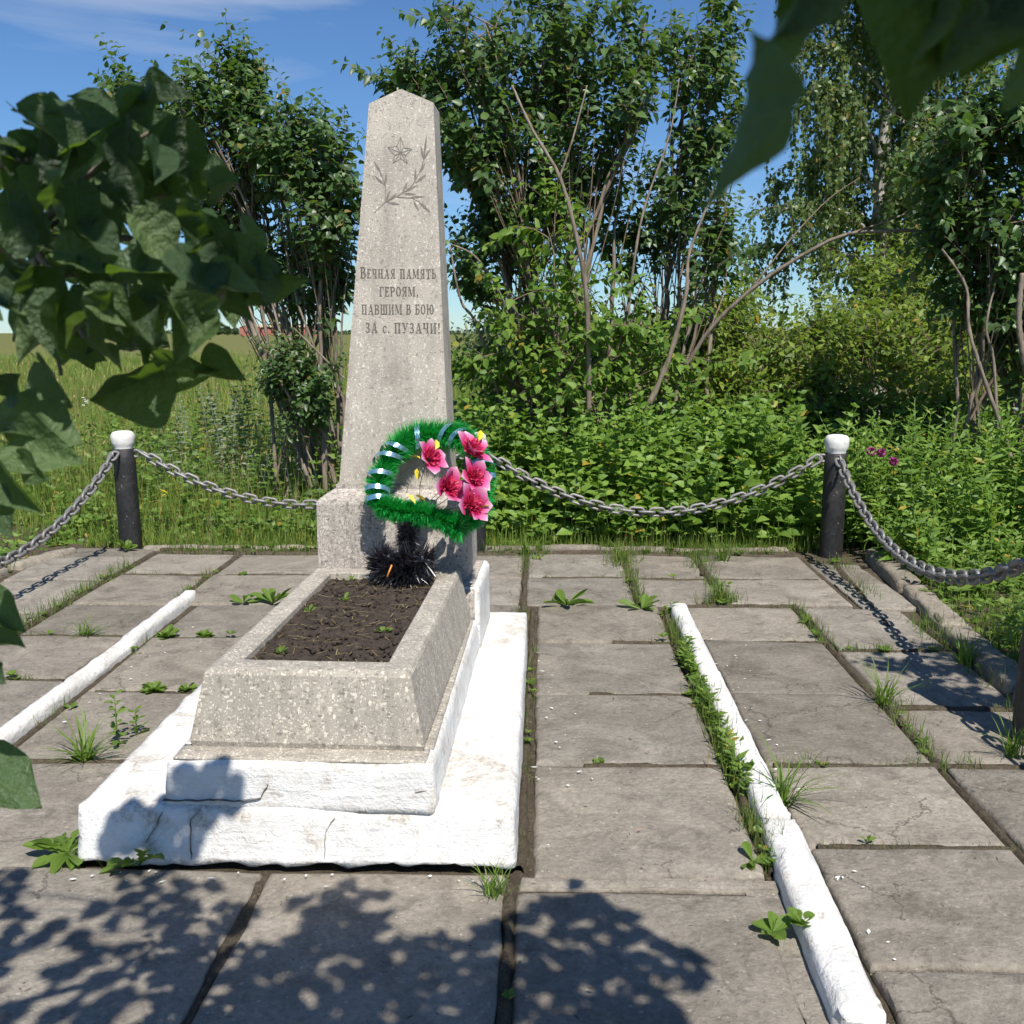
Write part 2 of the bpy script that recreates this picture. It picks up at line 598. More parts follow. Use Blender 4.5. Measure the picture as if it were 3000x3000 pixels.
def post_mat():
    m, nt, bs, out = new_mat('black_paint')
    v = coords(nt)
    n = noise(nt, v, 40, 5, 0.65)
    col = ramp(nt, n.outputs['Fac'], [(0.3, (0.010, 0.010, 0.011)), (0.7, (0.026, 0.025, 0.026))])
    vo = N(nt, 'TexVoronoi')
    vo.inputs['Scale'].default_value = 55
    nt.links.new(v, vo.inputs['Vector'])
    sep = N(nt, 'SeparateColor')
    nt.links.new(vo.outputs['Color'], sep.inputs[0])
    sp = mathn(nt, 'MULTIPLY', mathn(nt, 'LESS_THAN', vo.outputs['Distance'], mathn(nt, 'MULTIPLY', sep.outputs[0], 0.2)), mathn(nt, 'GREATER_THAN', sep.outputs[1], 0.72))
    col = mixc(nt, sp, col, (0.30, 0.28, 0.25))
    du = noise(nt, v, 5, 6, 0.7, 0.6)
    col = mixc(nt, ramp(nt, du.outputs['Fac'], [(0.5, g(0)), (0.75, g(0.55))]), col, (0.075, 0.066, 0.056))
    nt.links.new(col, bs.inputs['Base Color'])
    nt.links.new(ramp(nt, du.outputs['Fac'], [(0.35, g(0.38)), (0.7, g(0.8))]), bs.inputs['Roughness'])
    bump(nt, bs, mathn(nt, 'ADD', n.outputs['Fac'], mathn(nt, 'MULTIPLY', sp, 0.6)), 0.6, 0.004)
    return m


M['post'] = post_mat()
M['cap'] = whitewash('whitewash_cap', 0.72, 0.002)
M['chain_plain'] = simple('galvanised_chain', (0.20, 0.195, 0.19), (0.36, 0.35, 0.34), 70, 0.48, 0.55, 0.4)
def chain_mat():
    m, nt, bs, out = new_mat('weathered_chain')
    v = coords(nt)
    oi = N(nt, 'ObjectInfo')
    n = noise(nt, v, 60, 5, 0.7)
    col = ramp(nt, n.outputs['Fac'], [(0.3, (0.17, 0.165, 0.16)), (0.7, (0.34, 0.33, 0.315))])
    r1 = noise(nt, v, 26, 4, 0.7)
    f = mathn(nt, 'MULTIPLY', ramp(nt, r1.outputs['Fac'], [(0.5, g(0)), (0.68, g(0.7))]), oi.outputs['Random'])
    col = mixc(nt, f, col, (0.16, 0.10, 0.065))
    nt.links.new(col, bs.inputs['Base Color'])
    bs.inputs['Metallic'].default_value = 0.4
    bs.inputs['Roughness'].default_value = 0.55
    bump(nt, bs, n.outputs['Fac'], 0.5, 0.003)
    return m


M['chain'] = chain_mat()
M['lilac_bark'] = bark_mat('lilac_bark', (0.10, 0.08, 0.06), (0.30, 0.24, 0.185), 26)
M['twig'] = bark_mat('twig_bark', (0.12, 0.09, 0.06), (0.27, 0.20, 0.14), 40)
M['birch_bark'] = bark_mat('birch_bark', (0.10, 0.09, 0.08), (0.62, 0.58, 0.53), 7)
M['lilac'] = leaf_mat('lilac_leaf', (0.034, 0.068, 0.024), (0.060, 0.115, 0.036), (0.115, 0.190, 0.055), (0.17, 0.31, 0.035), 0.32, 0.40, 0.4)
M['lilac_near'] = leaf_mat('lilac_leaf_near', (0.016, 0.036, 0.014), (0.026, 0.054, 0.019), (0.045, 0.085, 0.027), (0.11, 0.20, 0.02), 0.24, 0.45, 0.3)
M['young'] = leaf_mat('young_leaf', (0.070, 0.14, 0.022), (0.125, 0.22, 0.033), (0.19, 0.29, 0.05), (0.27, 0.44, 0.04), 0.36, 0.5, 0.3)
M['shrub'] = leaf_mat('shrub_leaf', (0.065, 0.110, 0.018), (0.130, 0.20, 0.028), (0.23, 0.295, 0.045), (0.30, 0.44, 0.03), 0.36, 0.5, 0.3)
M['birch'] = leaf_mat('birch_leaf', (0.055, 0.095, 0.032), (0.10, 0.155, 0.05), (0.165, 0.225, 0.075), (0.24, 0.35, 0.05), 0.34, 0.42, 0.4)
M['herb'] = leaf_mat('herb_leaf', (0.075, 0.14, 0.022), (0.135, 0.235, 0.036), (0.21, 0.32, 0.055), (0.26, 0.44, 0.035), 0.32, 0.5, 0.35)
M['weed'] = leaf_mat('weed_leaf', (0.07, 0.13, 0.02), (0.12, 0.20, 0.032), (0.185, 0.27, 0.05), (0.24, 0.41, 0.04), 0.33, 0.5, 0.35)
M['grass'] = leaf_mat('grass_blade', (0.10, 0.17, 0.028), (0.165, 0.255, 0.042), (0.30, 0.33, 0.09), (0.30, 0.44, 0.05), 0.36, 0.5, 0.3)
M['dry'] = leaf_mat('dry_seed_head', (0.22, 0.17, 0.07), (0.34, 0.27, 0.12), (0.42, 0.36, 0.19), (0.4, 0.32, 0.12), 0.3, 0.8, 0.1)
M['silver'] = leaf_mat('wormwood_leaf', (0.16, 0.21, 0.14), (0.22, 0.28, 0.18), (0.28, 0.33, 0.22), (0.25, 0.32, 0.15), 0.3, 0.7, 0.2)
M['joint_grass'] = leaf_mat('joint_grass_blade', (0.06, 0.11, 0.02), (0.10, 0.175, 0.03), (0.21, 0.22, 0.075), (0.22, 0.34, 0.04), 0.34, 0.5, 0.3)
M['tinsel'] = leaf_mat('green_tinsel', (0.006, 0.20, 0.035), (0.014, 0.36, 0.06), (0.05, 0.55, 0.12), (0.02, 0.55, 0.06), 0.35, 0.38, 0.5)
M['black_tinsel'] = leaf_mat('black_tinsel', (0.006, 0.006, 0.008), (0.012, 0.012, 0.016), (0.03, 0.03, 0.04), (0.01, 0.01, 0.01), 0.05, 0.28, 0.6)
M['ribbon'] = simple('foil_ribbon', (0.08, 0.30, 0.46), (0.42, 0.62, 0.72), 60, 0.26, 0.7, 0.15)
M['pink'] = leaf_mat('pink_fabric', (0.52, 0.012, 0.09), (0.70, 0.03, 0.15), (0.80, 0.16, 0.26), (0.75, 0.05, 0.16), 0.25, 0.6, 0.2)
M['yellow'] = simple('yellow_fabric', (0.46, 0.38, 0.02), (0.62, 0.52, 0.04), 30, 0.6, 0, 0.2)
M['wire'] = simple('green_wire', (0.05, 0.10, 0.05), (0.10, 0.16, 0.08), 30, 0.5, 0, 0)
M['orange'] = simple('orange_stick', (0.55, 0.20, 0.03), (0.65, 0.27, 0.05), 30, 0.6, 0, 0)
M['magenta'] = simple('magenta_blossom', (0.26, 0.03, 0.13), (0.42, 0.08, 0.24), 120, 0.8, 0, 0.4)
M['whitefl'] = simple('white_blossom', (0.75, 0.75, 0.72), (0.82, 0.82, 0.78), 60, 0.8, 0, 0)
M['yellowfl'] = simple('yellow_blossom', (0.70, 0.52, 0.02), (0.80, 0.62, 0.04), 60, 0.8, 0, 0)
M['litter'] = leaf_mat('dry_litter', (0.06, 0.045, 0.03), (0.16, 0.12, 0.075), (0.30, 0.25, 0.17), (0.1, 0.08, 0.04), 0.1, 0.9, 0.1)
M['brick'] = simple('red_brick_wall', (0.30, 0.10, 0.075), (0.40, 0.16, 0.12), 0.8, 0.9, 0, 0)
M['roof'] = simple('ochre_roof_sheet', (0.42, 0.33, 0.20), (0.52, 0.42, 0.27), 0.5, 0.9, 0, 0)
M['hole'] = simple('dark_opening', (0.03, 0.03, 0.035), (0.05, 0.05, 0.05), 1, 0.7, 0, 0)
M['fartree'] = leaf_mat('far_tree_leaf', (0.05, 0.08, 0.04), (0.07, 0.11, 0.05), (0.10, 0.14, 0.06), (0.1, 0.2, 0.04), 0.2, 0.8, 0.1)


def petal_mat():
    m, nt, bs, out = new_mat('petal_satin')
    sep = N(nt, 'SeparateXYZ')
    nt.links.new(coords(nt), sep.inputs[0])
    c = ramp(nt, mathn(nt, 'MULTIPLY', sep.outputs[0], 15.0), [(0.0, (0.72, 0.10, 0.05)), (0.36, (0.76, 0.05, 0.14)), (0.62, (0.70, 0.08, 0.30)), (0.85, (0.80, 0.30, 0.50)), (1.0, (0.86, 0.68, 0.76))])
    nt.links.new(c, bs.inputs['Base Color'])
    bs.inputs['Roughness'].default_value = 0.45
    tr = N(nt, 'BsdfTranslucent')
    nt.links.new(c, tr.inputs['Color'])
    ms = N(nt, 'MixShader')
    ms.inputs[0].default_value = 0.3
    nt.links.new(bs.outputs[0], ms.inputs[1]); nt.links.new(tr.outputs[0], ms.inputs[2])
    nt.links.new(ms.outputs[0], out.inputs[0])
    return m


M['petal'] = petal_mat()


def near_leaf_mat():
    m, nt, bs, out = new_mat('lilac_leaf_near')
    v = coords(nt)
    oi = N(nt, 'ObjectInfo')
    base = ramp(nt, oi.outputs['Random'], [(0.0, (0.022, 0.046, 0.020)), (0.5, (0.055, 0.100, 0.044)), (1.0, (0.125, 0.190, 0.070))])
    n = noise(nt, v, 7, 4, 0.6)
    base = mixc(nt, 0.5, base, ramp(nt, n.outputs['Fac'], [(0.3, g(0.38)), (0.7, g(0.62))]), 'OVERLAY')
    sep = N(nt, 'SeparateXYZ')
    nt.links.new(v, sep.inputs[0])
    ay = mathn(nt, 'ABSOLUTE', sep.outputs[1])
    mid = mathn(nt, 'LESS_THAN', ay, 0.011)
    sv = mathn(nt, 'SINE', mathn(nt, 'MULTIPLY', mathn(nt, 'SUBTRACT', sep.outputs[0], mathn(nt, 'MULTIPLY', ay, 0.9)), 46.0))
    side = mathn(nt, 'GREATER_THAN', sv, 0.965)
    vein = mathn(nt, 'MAXIMUM', mid, mathn(nt, 'MULTIPLY', side, 0.35))
    col = mixc(nt, mathn(nt, 'MULTIPLY', vein, 0.7), base, (0.10, 0.14, 0.05))
    nt.links.new(col, bs.inputs['Base Color'])
    bs.inputs['Roughness'].default_value = 0.42
    bs.inputs['Specular IOR Level'].default_value = 0.5
    bump(nt, bs, mathn(nt, 'SUBTRACT', n.outputs['Fac'], mathn(nt, 'MULTIPLY', vein, 0.6)), 0.5, 0.03)
    tr = N(nt, 'BsdfTranslucent')
    tr.inputs['Color'].default_value = (0.15, 0.27, 0.02, 1)
    ms = N(nt, 'MixShader')
    ms.inputs[0].default_value = 0.36
    nt.links.new(bs.outputs[0], ms.inputs[1]); nt.links.new(tr.outputs[0], ms.inputs[2])
    nt.links.new(ms.outputs[0], out.inputs[0])
    return m


M['lilac_near'] = near_leaf_mat()

# ------------------------------------------------------------------ ground
me = pymesh('ground', [(-2500, -60, -0.05), (2500, -60, -0.05), (2500, 4000, -0.05), (-2500, 4000, -0.05)], [(0, 1, 2, 3)], M['field'])
tag(mobj('ground', me), 'flat meadow and yellow green farm field reaching the horizon', 'ground', kind='structure')
me = pymesh('soil_ground', [(-4.2, -1.5, -0.021), (3.4, -1.5, -0.021), (6, 9.6, -0.021), (-4.6, 8.2, -0.021)], [(0, 1, 2, 3)], M['soil'])
tag(mobj('soil_ground', me), 'bare brown soil under the paving and around the fence', 'ground', kind='structure')

# ------------------------------------------------------------------ pavement slabs
pave = bpy.data.objects.new('pavement', None)
link(pave)
tag(pave, 'grey concrete slab pavement around the grave', 'pavement', kind='structure')


def slab_mesh(w, d, th=0.07, seed=0, wob=0.007, n=13):
    """a weathered slab: top grid with chipped rounded edge, origin at its top centre"""
    r = np.random.default_rng(seed)
    us = np.concatenate([[0, 0.012], np.linspace(0.03, 0.97, n), [0.988, 1]])
    k = len(us)
    V = np.zeros((k, k, 3))
    for i, a in enumerate(us):
        for j, b in enumerate(us):
            V[i, j] = ((a - .5) * w, (b - .5) * d, 0)
    P = V.reshape(-1, 3)
    nz = fbm(P + seed * 3.7, 4.0, seed)
    P[:, 2] += nz * wob
    ex = np.minimum(us, 1 - us)
    E = np.minimum.outer(ex * w, ex * d).reshape(-1)
    edge = np.minimum(np.repeat(ex, k) * w, np.tile(ex, k) * d)
    P[:, 2] -= np.where(edge < 1e-6, 0.014, np.where(edge < 0.013, 0.003, 0))
    # ragged outline
    rim = edge < 1e-6
    jit = fbm(P * 1.0 + seed * 9.1, 14.0, seed + 5)
    P[rim, 0] *= 1 - np.clip(jit[rim], -0.2, 1) * 0.030 / max(w, .1)
    P[rim, 1] *= 1 - np.clip(jit[rim], -0.2, 1) * 0.030 / max(d, .1)
    F = []
    for i in range(k - 1):
        for j in range(k - 1):
            F.append((i * k + j, (i + 1) * k + j, (i + 1) * k + j + 1, i * k + j + 1))
    ring = [i * k for i in range(k)] + [(k - 1) * k + j for j in range(1, k)] + [i * k + k - 1 for i in range(k - 2, -1, -1)] + [j for j in range(k - 2, 0, -1)]
    base = len(P)
    low = P[ring].copy(); low[:, 2] = -th
    P = np.concatenate([P, low])
    m_ = len(ring)
    for q in range(m_):
        F.append((ring[(q + 1) % m_], ring[q], base + q, base + (q + 1) % m_))
    me = pymesh('slab', P, F, M['slab'])
    me.polygons.foreach_set('use_smooth', [i < (k - 1) * (k - 1) for i in range(len(F))])
    return me


SLABS = []


def column(x0, x1, ys, skew=0.0, tag_=None, z=0.0):
    for a, b in zip(ys[:-1], ys[1:]):
        SLABS.append((x0 + skew * a, x1 + skew * a, a, b, z))


column(-2.30, -1.555, [1.2, 1.92, 2.645])
column(-1.55, -0.783, [1.2, 1.88, 2.672])
column(-0.779, -0.094, [1.2, 1.90, 2.672], z=0.003)
column(-0.073, 0.60, [1.2, 1.90, 2.60], z=-0.004)
column(1.77, 2.10, [5.55, 6.15, 6.72], z=-.008)
column(-3.32, -2.74, [6.74, 7.06], z=-.012)
column(-0.03, 0.64, [2.665, 3.41, 4.135, 4.89, 5.575])
column(0.79, 1.385, [1.6, 2.25, 2.85, 3.44, 4.155, 4.89, 5.57])
column(1.42, 1.97, [1.5, 2.15, 2.83, 3.45, 4.02, 4.78, 5.53])
column(-0.10, 0.53, [5.595, 6.23, 6.88])
column(0.56, 1.02, [5.60, 6.21, 6.88])
column(1.05, 1.74, [5.59, 6.20, 6.86])
column(-1.945, -1.36, [1.95, 2.65, 3.39, 4.10, 4.87, 5.53])
column(-2.08, -1.40, [5.55, 6.23, 6.86])
column(-1.38, -0.74, [4.95, 5.55, 6.22, 6.86])
column(-0.72, -0.125, [4.95, 5.56, 6.22, 6.86])
column(-2.66, -2.09, [2.8, 3.52, 4.24, 4.90, 5.51, 6.23, 6.85])
column(-3.34, -2.70, [3.2, 3.92, 4.62, 5.33, 6.05, 6.72])

for i, (x0, x1, y0, y1, z) in enumerate(SLABS):
    gap = 0.010
    w, d = x1 - x0 - gap * random.uniform(0.4, 1.5), y1 - y0 - gap * random.uniform(0.4, 1.6)
    o = mobj('slab', slab_mesh(w, d, seed=i + 1), pave, ((x0 + x1) / 2, (y0 + y1) / 2, z + random.uniform(-0.008, 0.006)),
             (random.uniform(-0.014, 0.014), random.uniform(-0.014, 0.014), random.uniform(-0.010, 0.010)))
# rough concrete patches beside the right white kerb and at the left of the grave
o = mobj('concrete_patch', slab_mesh(0.10, 0.72, 0.06, 801, 0.012), pave, (0.63, 2.27, -0.012), (0, 0, 0.06))
o = mobj('concrete_patch', slab_mesh(0.72, 0.052, 0.06, 802, 0.01), pave, (0.30, 2.633, -0.006), (0, 0, 0.0))


# ------------------------------------------------------------------ lumpy solid blocks (plinth steps, kerbs)
def block_mesh(name, x0, x1, y0, y1, z0, z1, mat, seg=0.045, lump=0.006, rnd=0.012, seed=0, taper=(0, 0, 0, 0), chip=0.0, ragged=0.0):
    """box with many faces, rounded edges and an uneven hand-rendered surface. taper: inward at top for x0,x1,y0,y1"""
    nx, ny, nz = [max(2, int(round(abs(b - a) / seg)) + 1) for a, b in ((x0, x1), (y0, y1), (z0, z1))]
    idx, P, F = {}, [], []
    def vid(i, j, k):
        if (i, j, k) not in idx:
            idx[(i, j, k)] = len(P)
            P.append((i / (nx - 1), j / (ny - 1), k / (nz - 1)))
        return idx[(i, j, k)]
    for i in range(nx - 1):
        for j in range(ny - 1):
            F.append((vid(i, j, nz - 1), vid(i + 1, j, nz - 1), vid(i + 1, j + 1, nz - 1), vid(i, j + 1, nz - 1)))
            F.append((vid(i, j, 0), vid(i, j + 1, 0), vid(i + 1, j + 1, 0), vid(i + 1, j, 0)))
    for i in range(nx - 1):
        for k in range(nz - 1):
            F.append((vid(i, 0, k), vid(i + 1, 0, k), vid(i + 1, 0, k + 1), vid(i, 0, k + 1)))
            F.append((vid(i, ny - 1, k), vid(i, ny - 1, k + 1), vid(i + 1, ny - 1, k + 1), vid(i + 1, ny - 1, k)))
    for j in range(ny - 1):
        for k in range(nz - 1):
            F.append((vid(0, j, k), vid(0, j, k + 1), vid(0, j + 1, k + 1), vid(0, j + 1, k)))
            F.append((vid(nx - 1, j, k), vid(nx - 1, j + 1, k), vid(nx - 1, j + 1, k + 1), vid(nx - 1, j, k + 1)))
    U = np.array(P)
    tz = U[:, 2]
    X = (x0 + taper[0] * tz) * (1 - U[:, 0]) + (x1 - taper[1] * tz) * U[:, 0]
    Yc = (y0 + taper[2] * tz) * (1 - U[:, 1]) + (y1 - taper[3] * tz) * U[:, 1]
    Z = z0 + (z1 - z0) * tz
    Q = np.stack([X, Yc, Z], 1)
    on = np.stack([np.where(U[:, 0] < 1e-6, -1, np.where(U[:, 0] > 1 - 1e-6, 1, 0)),
                   np.where(U[:, 1] < 1e-6, -1, np.where(U[:, 1] > 1 - 1e-6, 1, 0)),
                   np.where(U[:, 2] > 1 - 1e-6, 1, 0)], 1).astype(float)
    cnt = np.abs(on).sum(1)
    nrm = unit(on + 1e-12)
    push = np.where(cnt >= 2, -rnd * (1 + 0.9 * fbm(Q, 11, seed + 3)), 0.0)
    if chip:
        push -= np.where(cnt >= 2, chip * np.clip(fbm(Q, 5, seed + 8) * 2.2 - 0.25, 0, 1), 0)
    Q = Q + nrm * (push + fbm(Q, 6, seed) * lump + fbm(Q, 22, seed + 1) * lump * 0.4)[:, None] * (cnt > 0)[:, None]
    low_ = U[:, 2] < 1e-6
    Q[low_, 2] += np.clip(fbm(Q[low_] * np.array([1, 1, 0]), 9, seed + 12) * 1.6, -.2, 1) * ragged
    return pymesh(name, Q, F, mat, True)


def kerb_piece(name, a, b, w, h, mat, seed, parent=None, lump=0.004, chip=0.022, z0=-0.05):
    a, b = Vector(a), Vector(b)
    Lk = (b - a).length
    me = block_mesh(name, -w / 2, w / 2, 0, Lk, z0, h, mat, 0.024, lump, 0.008, seed, (0.006, 0.006, 0, 0), chip)
    ang = math.atan2(-(b - a).x, (b - a).y)
    return mobj(name, me, parent, (a.x, a.y, 0), (0, 0, ang))


# whitewashed kerbs, each one thing
tag(kerb_piece('white_kerb', (-1.975, 1.2), (-2.03, 5.68), 0.082, 0.044, M['whitekerb'], 21), 'long whitewashed kerb on the paving left of the grave', 'kerb', 'whitewashed kerbs')
rk = thing('white_kerb', 'long whitewashed kerb on the paving right of the grave, broken near its front end', 'kerb', group='whitewashed kerbs')
kerb_piece('kerb_stone', (0.742, 5.47), (0.722, 2.96), 0.104, 0.048, M['whitekerb'], 22, rk)
kerb_piece('kerb_stone', (0.727, 2.955), (0.703, 2.03), 0.124, 0.044, M['whitekerb'], 23, rk, 0.007, 0.04)
kerb_piece('kerb_stone', (0.700, 2.015), (0.70, 1.1), 0.128, 0.040, M['whitekerb'], 24, rk, 0.007, 0.04)

# plain edge kerbs
ek = thing('edge_kerb', 'low grey concrete kerb along the back of the paving', 'kerb', group='grey edge kerbs')
xs = [-2.86, -1.92, -0.98, -0.02, 0.90, 1.72]
for i in range(5):
    kerb_piece('kerb_stone', (xs[i] + 0.008, 7.05 + random.uniform(-.01, .01)), (xs[i + 1] - 0.008, 7.04 + random.uniform(-.015, .015)), 0.085, 0.020 + random.uniform(-.014, .012), M['rough'], 30 + i, ek, 0.018, 0.045)
ek = thing('edge_kerb', 'crumbling concrete kerb along the right edge of the paving below the chain', 'kerb', group='grey edge kerbs')
pts = [(2.27, 6.90), (2.17, 5.95), (2.09, 5.05), (2.03, 4.15), (2.0, 3.3)]
for i in range(4):
    a, b = Vector(pts[i]), Vector(pts[i + 1])
    d = (b - a).normalized() * 0.03
    kerb_piece('kerb_stone', a + d + Vector((random.uniform(-.02, .02), 0)), b - d, 0.15, 0.06 + random.uniform(-.02, .012), M['rough'], 40 + i, ek, 0.014, 0.045)
ek = thing('edge_kerb', 'broken half buried concrete kerb at the left edge beside the weeds', 'kerb', group='grey edge kerbs')
pts = [(-3.28, 6.95), (-3.46, 6.35), (-3.5, 5.6), (-3.5, 4.6)]
for i in range(3):
    a, b = Vector(pts[i]), Vector(pts[i + 1])
    d = (b - a).normalized() * 0.05
    kerb_piece('kerb_stone', a + d, b - d, 0.12, 0.045 + random.uniform(-.02, .012), M['rough'], 50 + i, ek, 0.014, 0.045)

# ------------------------------------------------------------------ monument base (whitewashed steps)
mb = thing('monument_base', 'cracked whitewashed two step base under the stone planter and obelisk', 'monument base', (-0.70, 2.68, 0))
def rel(root, o):
    o.location = Vector(o.location) - Vector(root.location)
    return o
lower = rel(mb, mobj('lower_step', block_mesh('lower_step', -1.335, -0.07, 2.675, 4.80, 0.004, 0.172, M['white'], 0.022, 0.006, 0.008, 1, (0.008, 0.004, 0.026, 0), 0.018, 0.022), mb))
upper = rel(mb, mobj('upper_step', block_mesh('upper_step', -0.395, 0.395, 0, 1.56, 0.155, 0.302, M['white'], 0.022, 0.005, 0.007, 2, (0.012, 0.012, 0.010, 0), 0.018), mb, (-0.690, 2.7035, 0), (0, 0, -0.018)))
rb = rel(mb, mobj('rear_block', block_mesh('rear_block', -0.385, 0.385, 0, 0.53, 0.16, 0.444, M['white'], 0.022, 0.003, 0.009, 3, (0.004, 0.004, 0.004, 0.004), 0.006), mb, (-0.648, 4.21, 0), (0, 0, -0.03)))


# bare stone chip tops where the paint is gone
def sheet(name, pts, z, mat, parent, seed, thick=0.004):
    me = block_mesh(name, pts[0], pts[1], pts[2], pts[3], z, z + thick, mat, 0.02, 0.0012, 0.002, seed)
    return me
rel(mb, mobj('bare_chip_edge', sheet('bare_chip_edge', (-0.365, 0.365, 0.022, 0.12), 0.298, M['planter'], mb, 61, 0.0075), mb, (-0.690, 2.702, 0), (0, 0, -0.018)))
rel(mb, mobj('bare_chip_edge', sheet('bare_chip_edge', (0.315, 0.372, 0.125, 1.50), 0.298, M['planter'], mb, 62, 0.0075), mb, (-0.690, 2.702, 0), (0, 0, -0.018)))
rel(mb, mobj('bare_chip_top', sheet('bare_chip_top', (-0.36, 0.358, 0.012, 0.50), 0.440, M['pebble'], mb, 63, 0.008), mb, (-0.648, 4.21, 0), (0, 0, -0.03)))
rel(mb, mobj('bare_chip_front', block_mesh('bare_chip_front', -0.365, 0.362, -0.008, 0.01, 0.30, 0.432, M['pebble'], 0.02, 0.001, 0.002, 64), mb, (-0.648, 4.208, 0), (0, 0, -0.03)))


def ribbon_strip(path, width, depth_dir, off):
    """flat crack strip along a polyline; width varies"""
    P = [Vector(p) for p in path]
    Q = []
    for a, b in zip(P[:-1], P[1:]):
        n = max(2, int((b - a).length / 0.012))
        for k in range(n):
            q = a.lerp(b, k / n)
            Q.append(q + Vector((random.uniform(-.002, .002), 0, random.uniform(-.002, .002))))
    Q.append(P[-1])
    V, F = [], []
    D = Vector(depth_dir).normalized()
    for i, q in enumerate(Q):
        t = (Q[min(i + 1, len(Q) - 1)] - Q[max(i - 1, 0)]).normalized()
        s = t.cross(D).normalized() * width * random.uniform(0.35, 1.0) * (1 if 0 < i < len(Q) - 1 else 0.2)
        V += [q + D * off + s, q + D * off - s, q - D * 0.02 + s, q - D * 0.02 - s]
    for i in range(len(Q) - 1):
        a = 4 * i
        F += [(a, a + 4, a + 5, a + 1), (a, a + 2, a + 6, a + 4), (a + 1, a + 5, a + 7, a + 3)]
    return V, F


def z3(x, y): return (200 + x * 0.7246, 1500 + y * 0.7246)
CR = [[(370, 1180), (460, 1205), (510, 1195), (560, 1180), (700, 1190), (770, 1170), (800, 1110)], [(370, 1180), (355, 1270), (310, 1340)],
      [(520, 1205), (490, 1250), (500, 1400)], [(1040, 1400), (1038, 1330), (1045, 1280), (1075, 1245)], [(1400, 1150), (1445, 1140)]]
for ci, c in enumerate(CR):
    pp = []
    for q in c:
        x, y = z3(*q)
        p = gy(x, y, 2.683)
        if ci in (0, 4): p.z = max(p.z, .186)
        else: p.z = min(p.z, .158)
        p.y = 2.675 + .026 * p.z / .17 + .002 if ci not in (0, 4) else 2.710
        pp.append(p - mb.location)
    V, F = ribbon_strip(pp, 0.0011 if ci != 4 else 0.004, (0, -1, 0), 0.008)
    mobj('crack', pymesh('crack', V, F, M['crack']), mb)

# ------------------------------------------------------------------ planter
pl = thing('stone_planter', 'rectangular stone chip planter with sloping sides filled with dark soil', 'planter', (-0.685, 2.80, 0.302), -0.030)


def planter_mesh():
    # ring profile points per rectangle level: (halfw front/back, y0, y1, z)
    L_ = 1.36
    lev = [(0.342, 0.0, L_, 0.012), (0.346, 0.0, L_, 0.0), (0.305, 0.030, L_ - 0.02, 0.215), (0.298, 0.038, L_ - 0.025, 0.228),
           (0.288, 0.05, L_ - 0.035, 0.232), (0.226, 0.125, L_ - 0.095, 0.230), (0.221, 0.130, L_ - 0.10, 0.225), (0.216, 0.135, L_ - 0.105, 0.10)]
    lev[0], lev[1] = (0.338, 0.006, L_, 0.0), (0.346, 0.0, L_, 0.02)
    nseg = (16, 30)
    V, F = [], []
    for hw, y0, y1, z in lev:
        ring = []
        for k in range(nseg[0]): ring.append((-hw + 2 * hw * k / nseg[0], y0))
        for k in range(nseg[1]): ring.append((hw, y0 + (y1 - y0) * k / nseg[1]))
        for k in range(nseg[0]): ring.append((hw - 2 * hw * k / nseg[0], y1))
        for k in range(nseg[1]): ring.append((-hw, y1 - (y1 - y0) * k / nseg[1]))
        V += [(x, y, z) for x, y in ring]
    m_ = 2 * (nseg[0] + nseg[1])
    for l in range(len(lev) - 1):
        for q in range(m_):
            a, b = l * m_ + q, l * m_ + (q + 1) % m_
            F.append((a, b, b + m_, a + m_))
    Q = np.array(V)
    Q += unit(np.stack([np.sign(Q[:, 0]), np.sign(Q[:, 1] - L_ / 2), np.ones(len(Q))], 1)) * (fbm(Q, 7, 71) * 0.004 + fbm(Q, 40, 72) * 0.0015)[:, None]
    return pymesh('planter_wall', Q, F, M['planter'], False)


mobj('planter_wall', planter_mesh(), pl)
gx_ = np.linspace(-0.222, 0.222, 60); gy_ = np.linspace(0.128, 1.262, 130)
GX, GY = np.meshgrid(gx_, gy_, indexing='ij')
PZ = np.stack([GX.ravel(), GY.ravel(), np.zeros(GX.size)], 1)
PZ[:, 2] = 0.203 + fbm(PZ, 6, 81) * 0.010 + fbm(PZ, 30, 82) * 0.008 + np.maximum(0, fbm(PZ, 55, 83)) * 0.012
Fq = []
for i in range(59):
    for j in range(129):
        a = i * 130 + j
        Fq.append((a, a + 130, a + 131, a + 1))
mobj('soil', pymesh('soil', PZ, Fq, M['bed'], True), pl)
# clods and straw lying on the soil
b_ = Batch()
for _ in range(420):
    x, y = random.uniform(-.21, .21), random.uniform(.14, 1.24)
    s = random.uniform(.003, .011)
    v = np.random.default_rng(_).normal(size=(6, 3)) * 0.25 + np.array([(1, 0, 0), (-1, 0, 0), (0, 1, 0), (0, -1, 0), (0, 0, 1), (0, 0, -1)])
    t = np.array([(0, 2, 4), (2, 1, 4), (1, 3, 4), (3, 0, 4), (2, 0, 5), (1, 2, 5), (3, 1, 5), (0, 3, 5)])
    b_.add(v * s + np.array([x, y, 0.210]), t)
tag(mobj('soil_clods', b_.mesh('soil_clods', M['bed']), pl), kind='stuff')
b_ = Batch()
for _ in range(150):
    p = np.array([random.uniform(-.21, .21), random.uniform(.14, 1.24), .214 + random.uniform(0, .006)])
    a = random.uniform(0, 6.3); l = random.uniform(.02, .06)
    d = np.array([math.cos(a), math.sin(a), random.uniform(-.1, .1)]); s = np.array([-d[1], d[0], 0]) * .0012
    b_.add([p - s, p + s, p + d * l + s, p + d * l - s], [(0, 1, 2), (0, 2, 3)])
tag(mobj('straw', b_.mesh('straw', M['dry']), pl), kind='stuff')

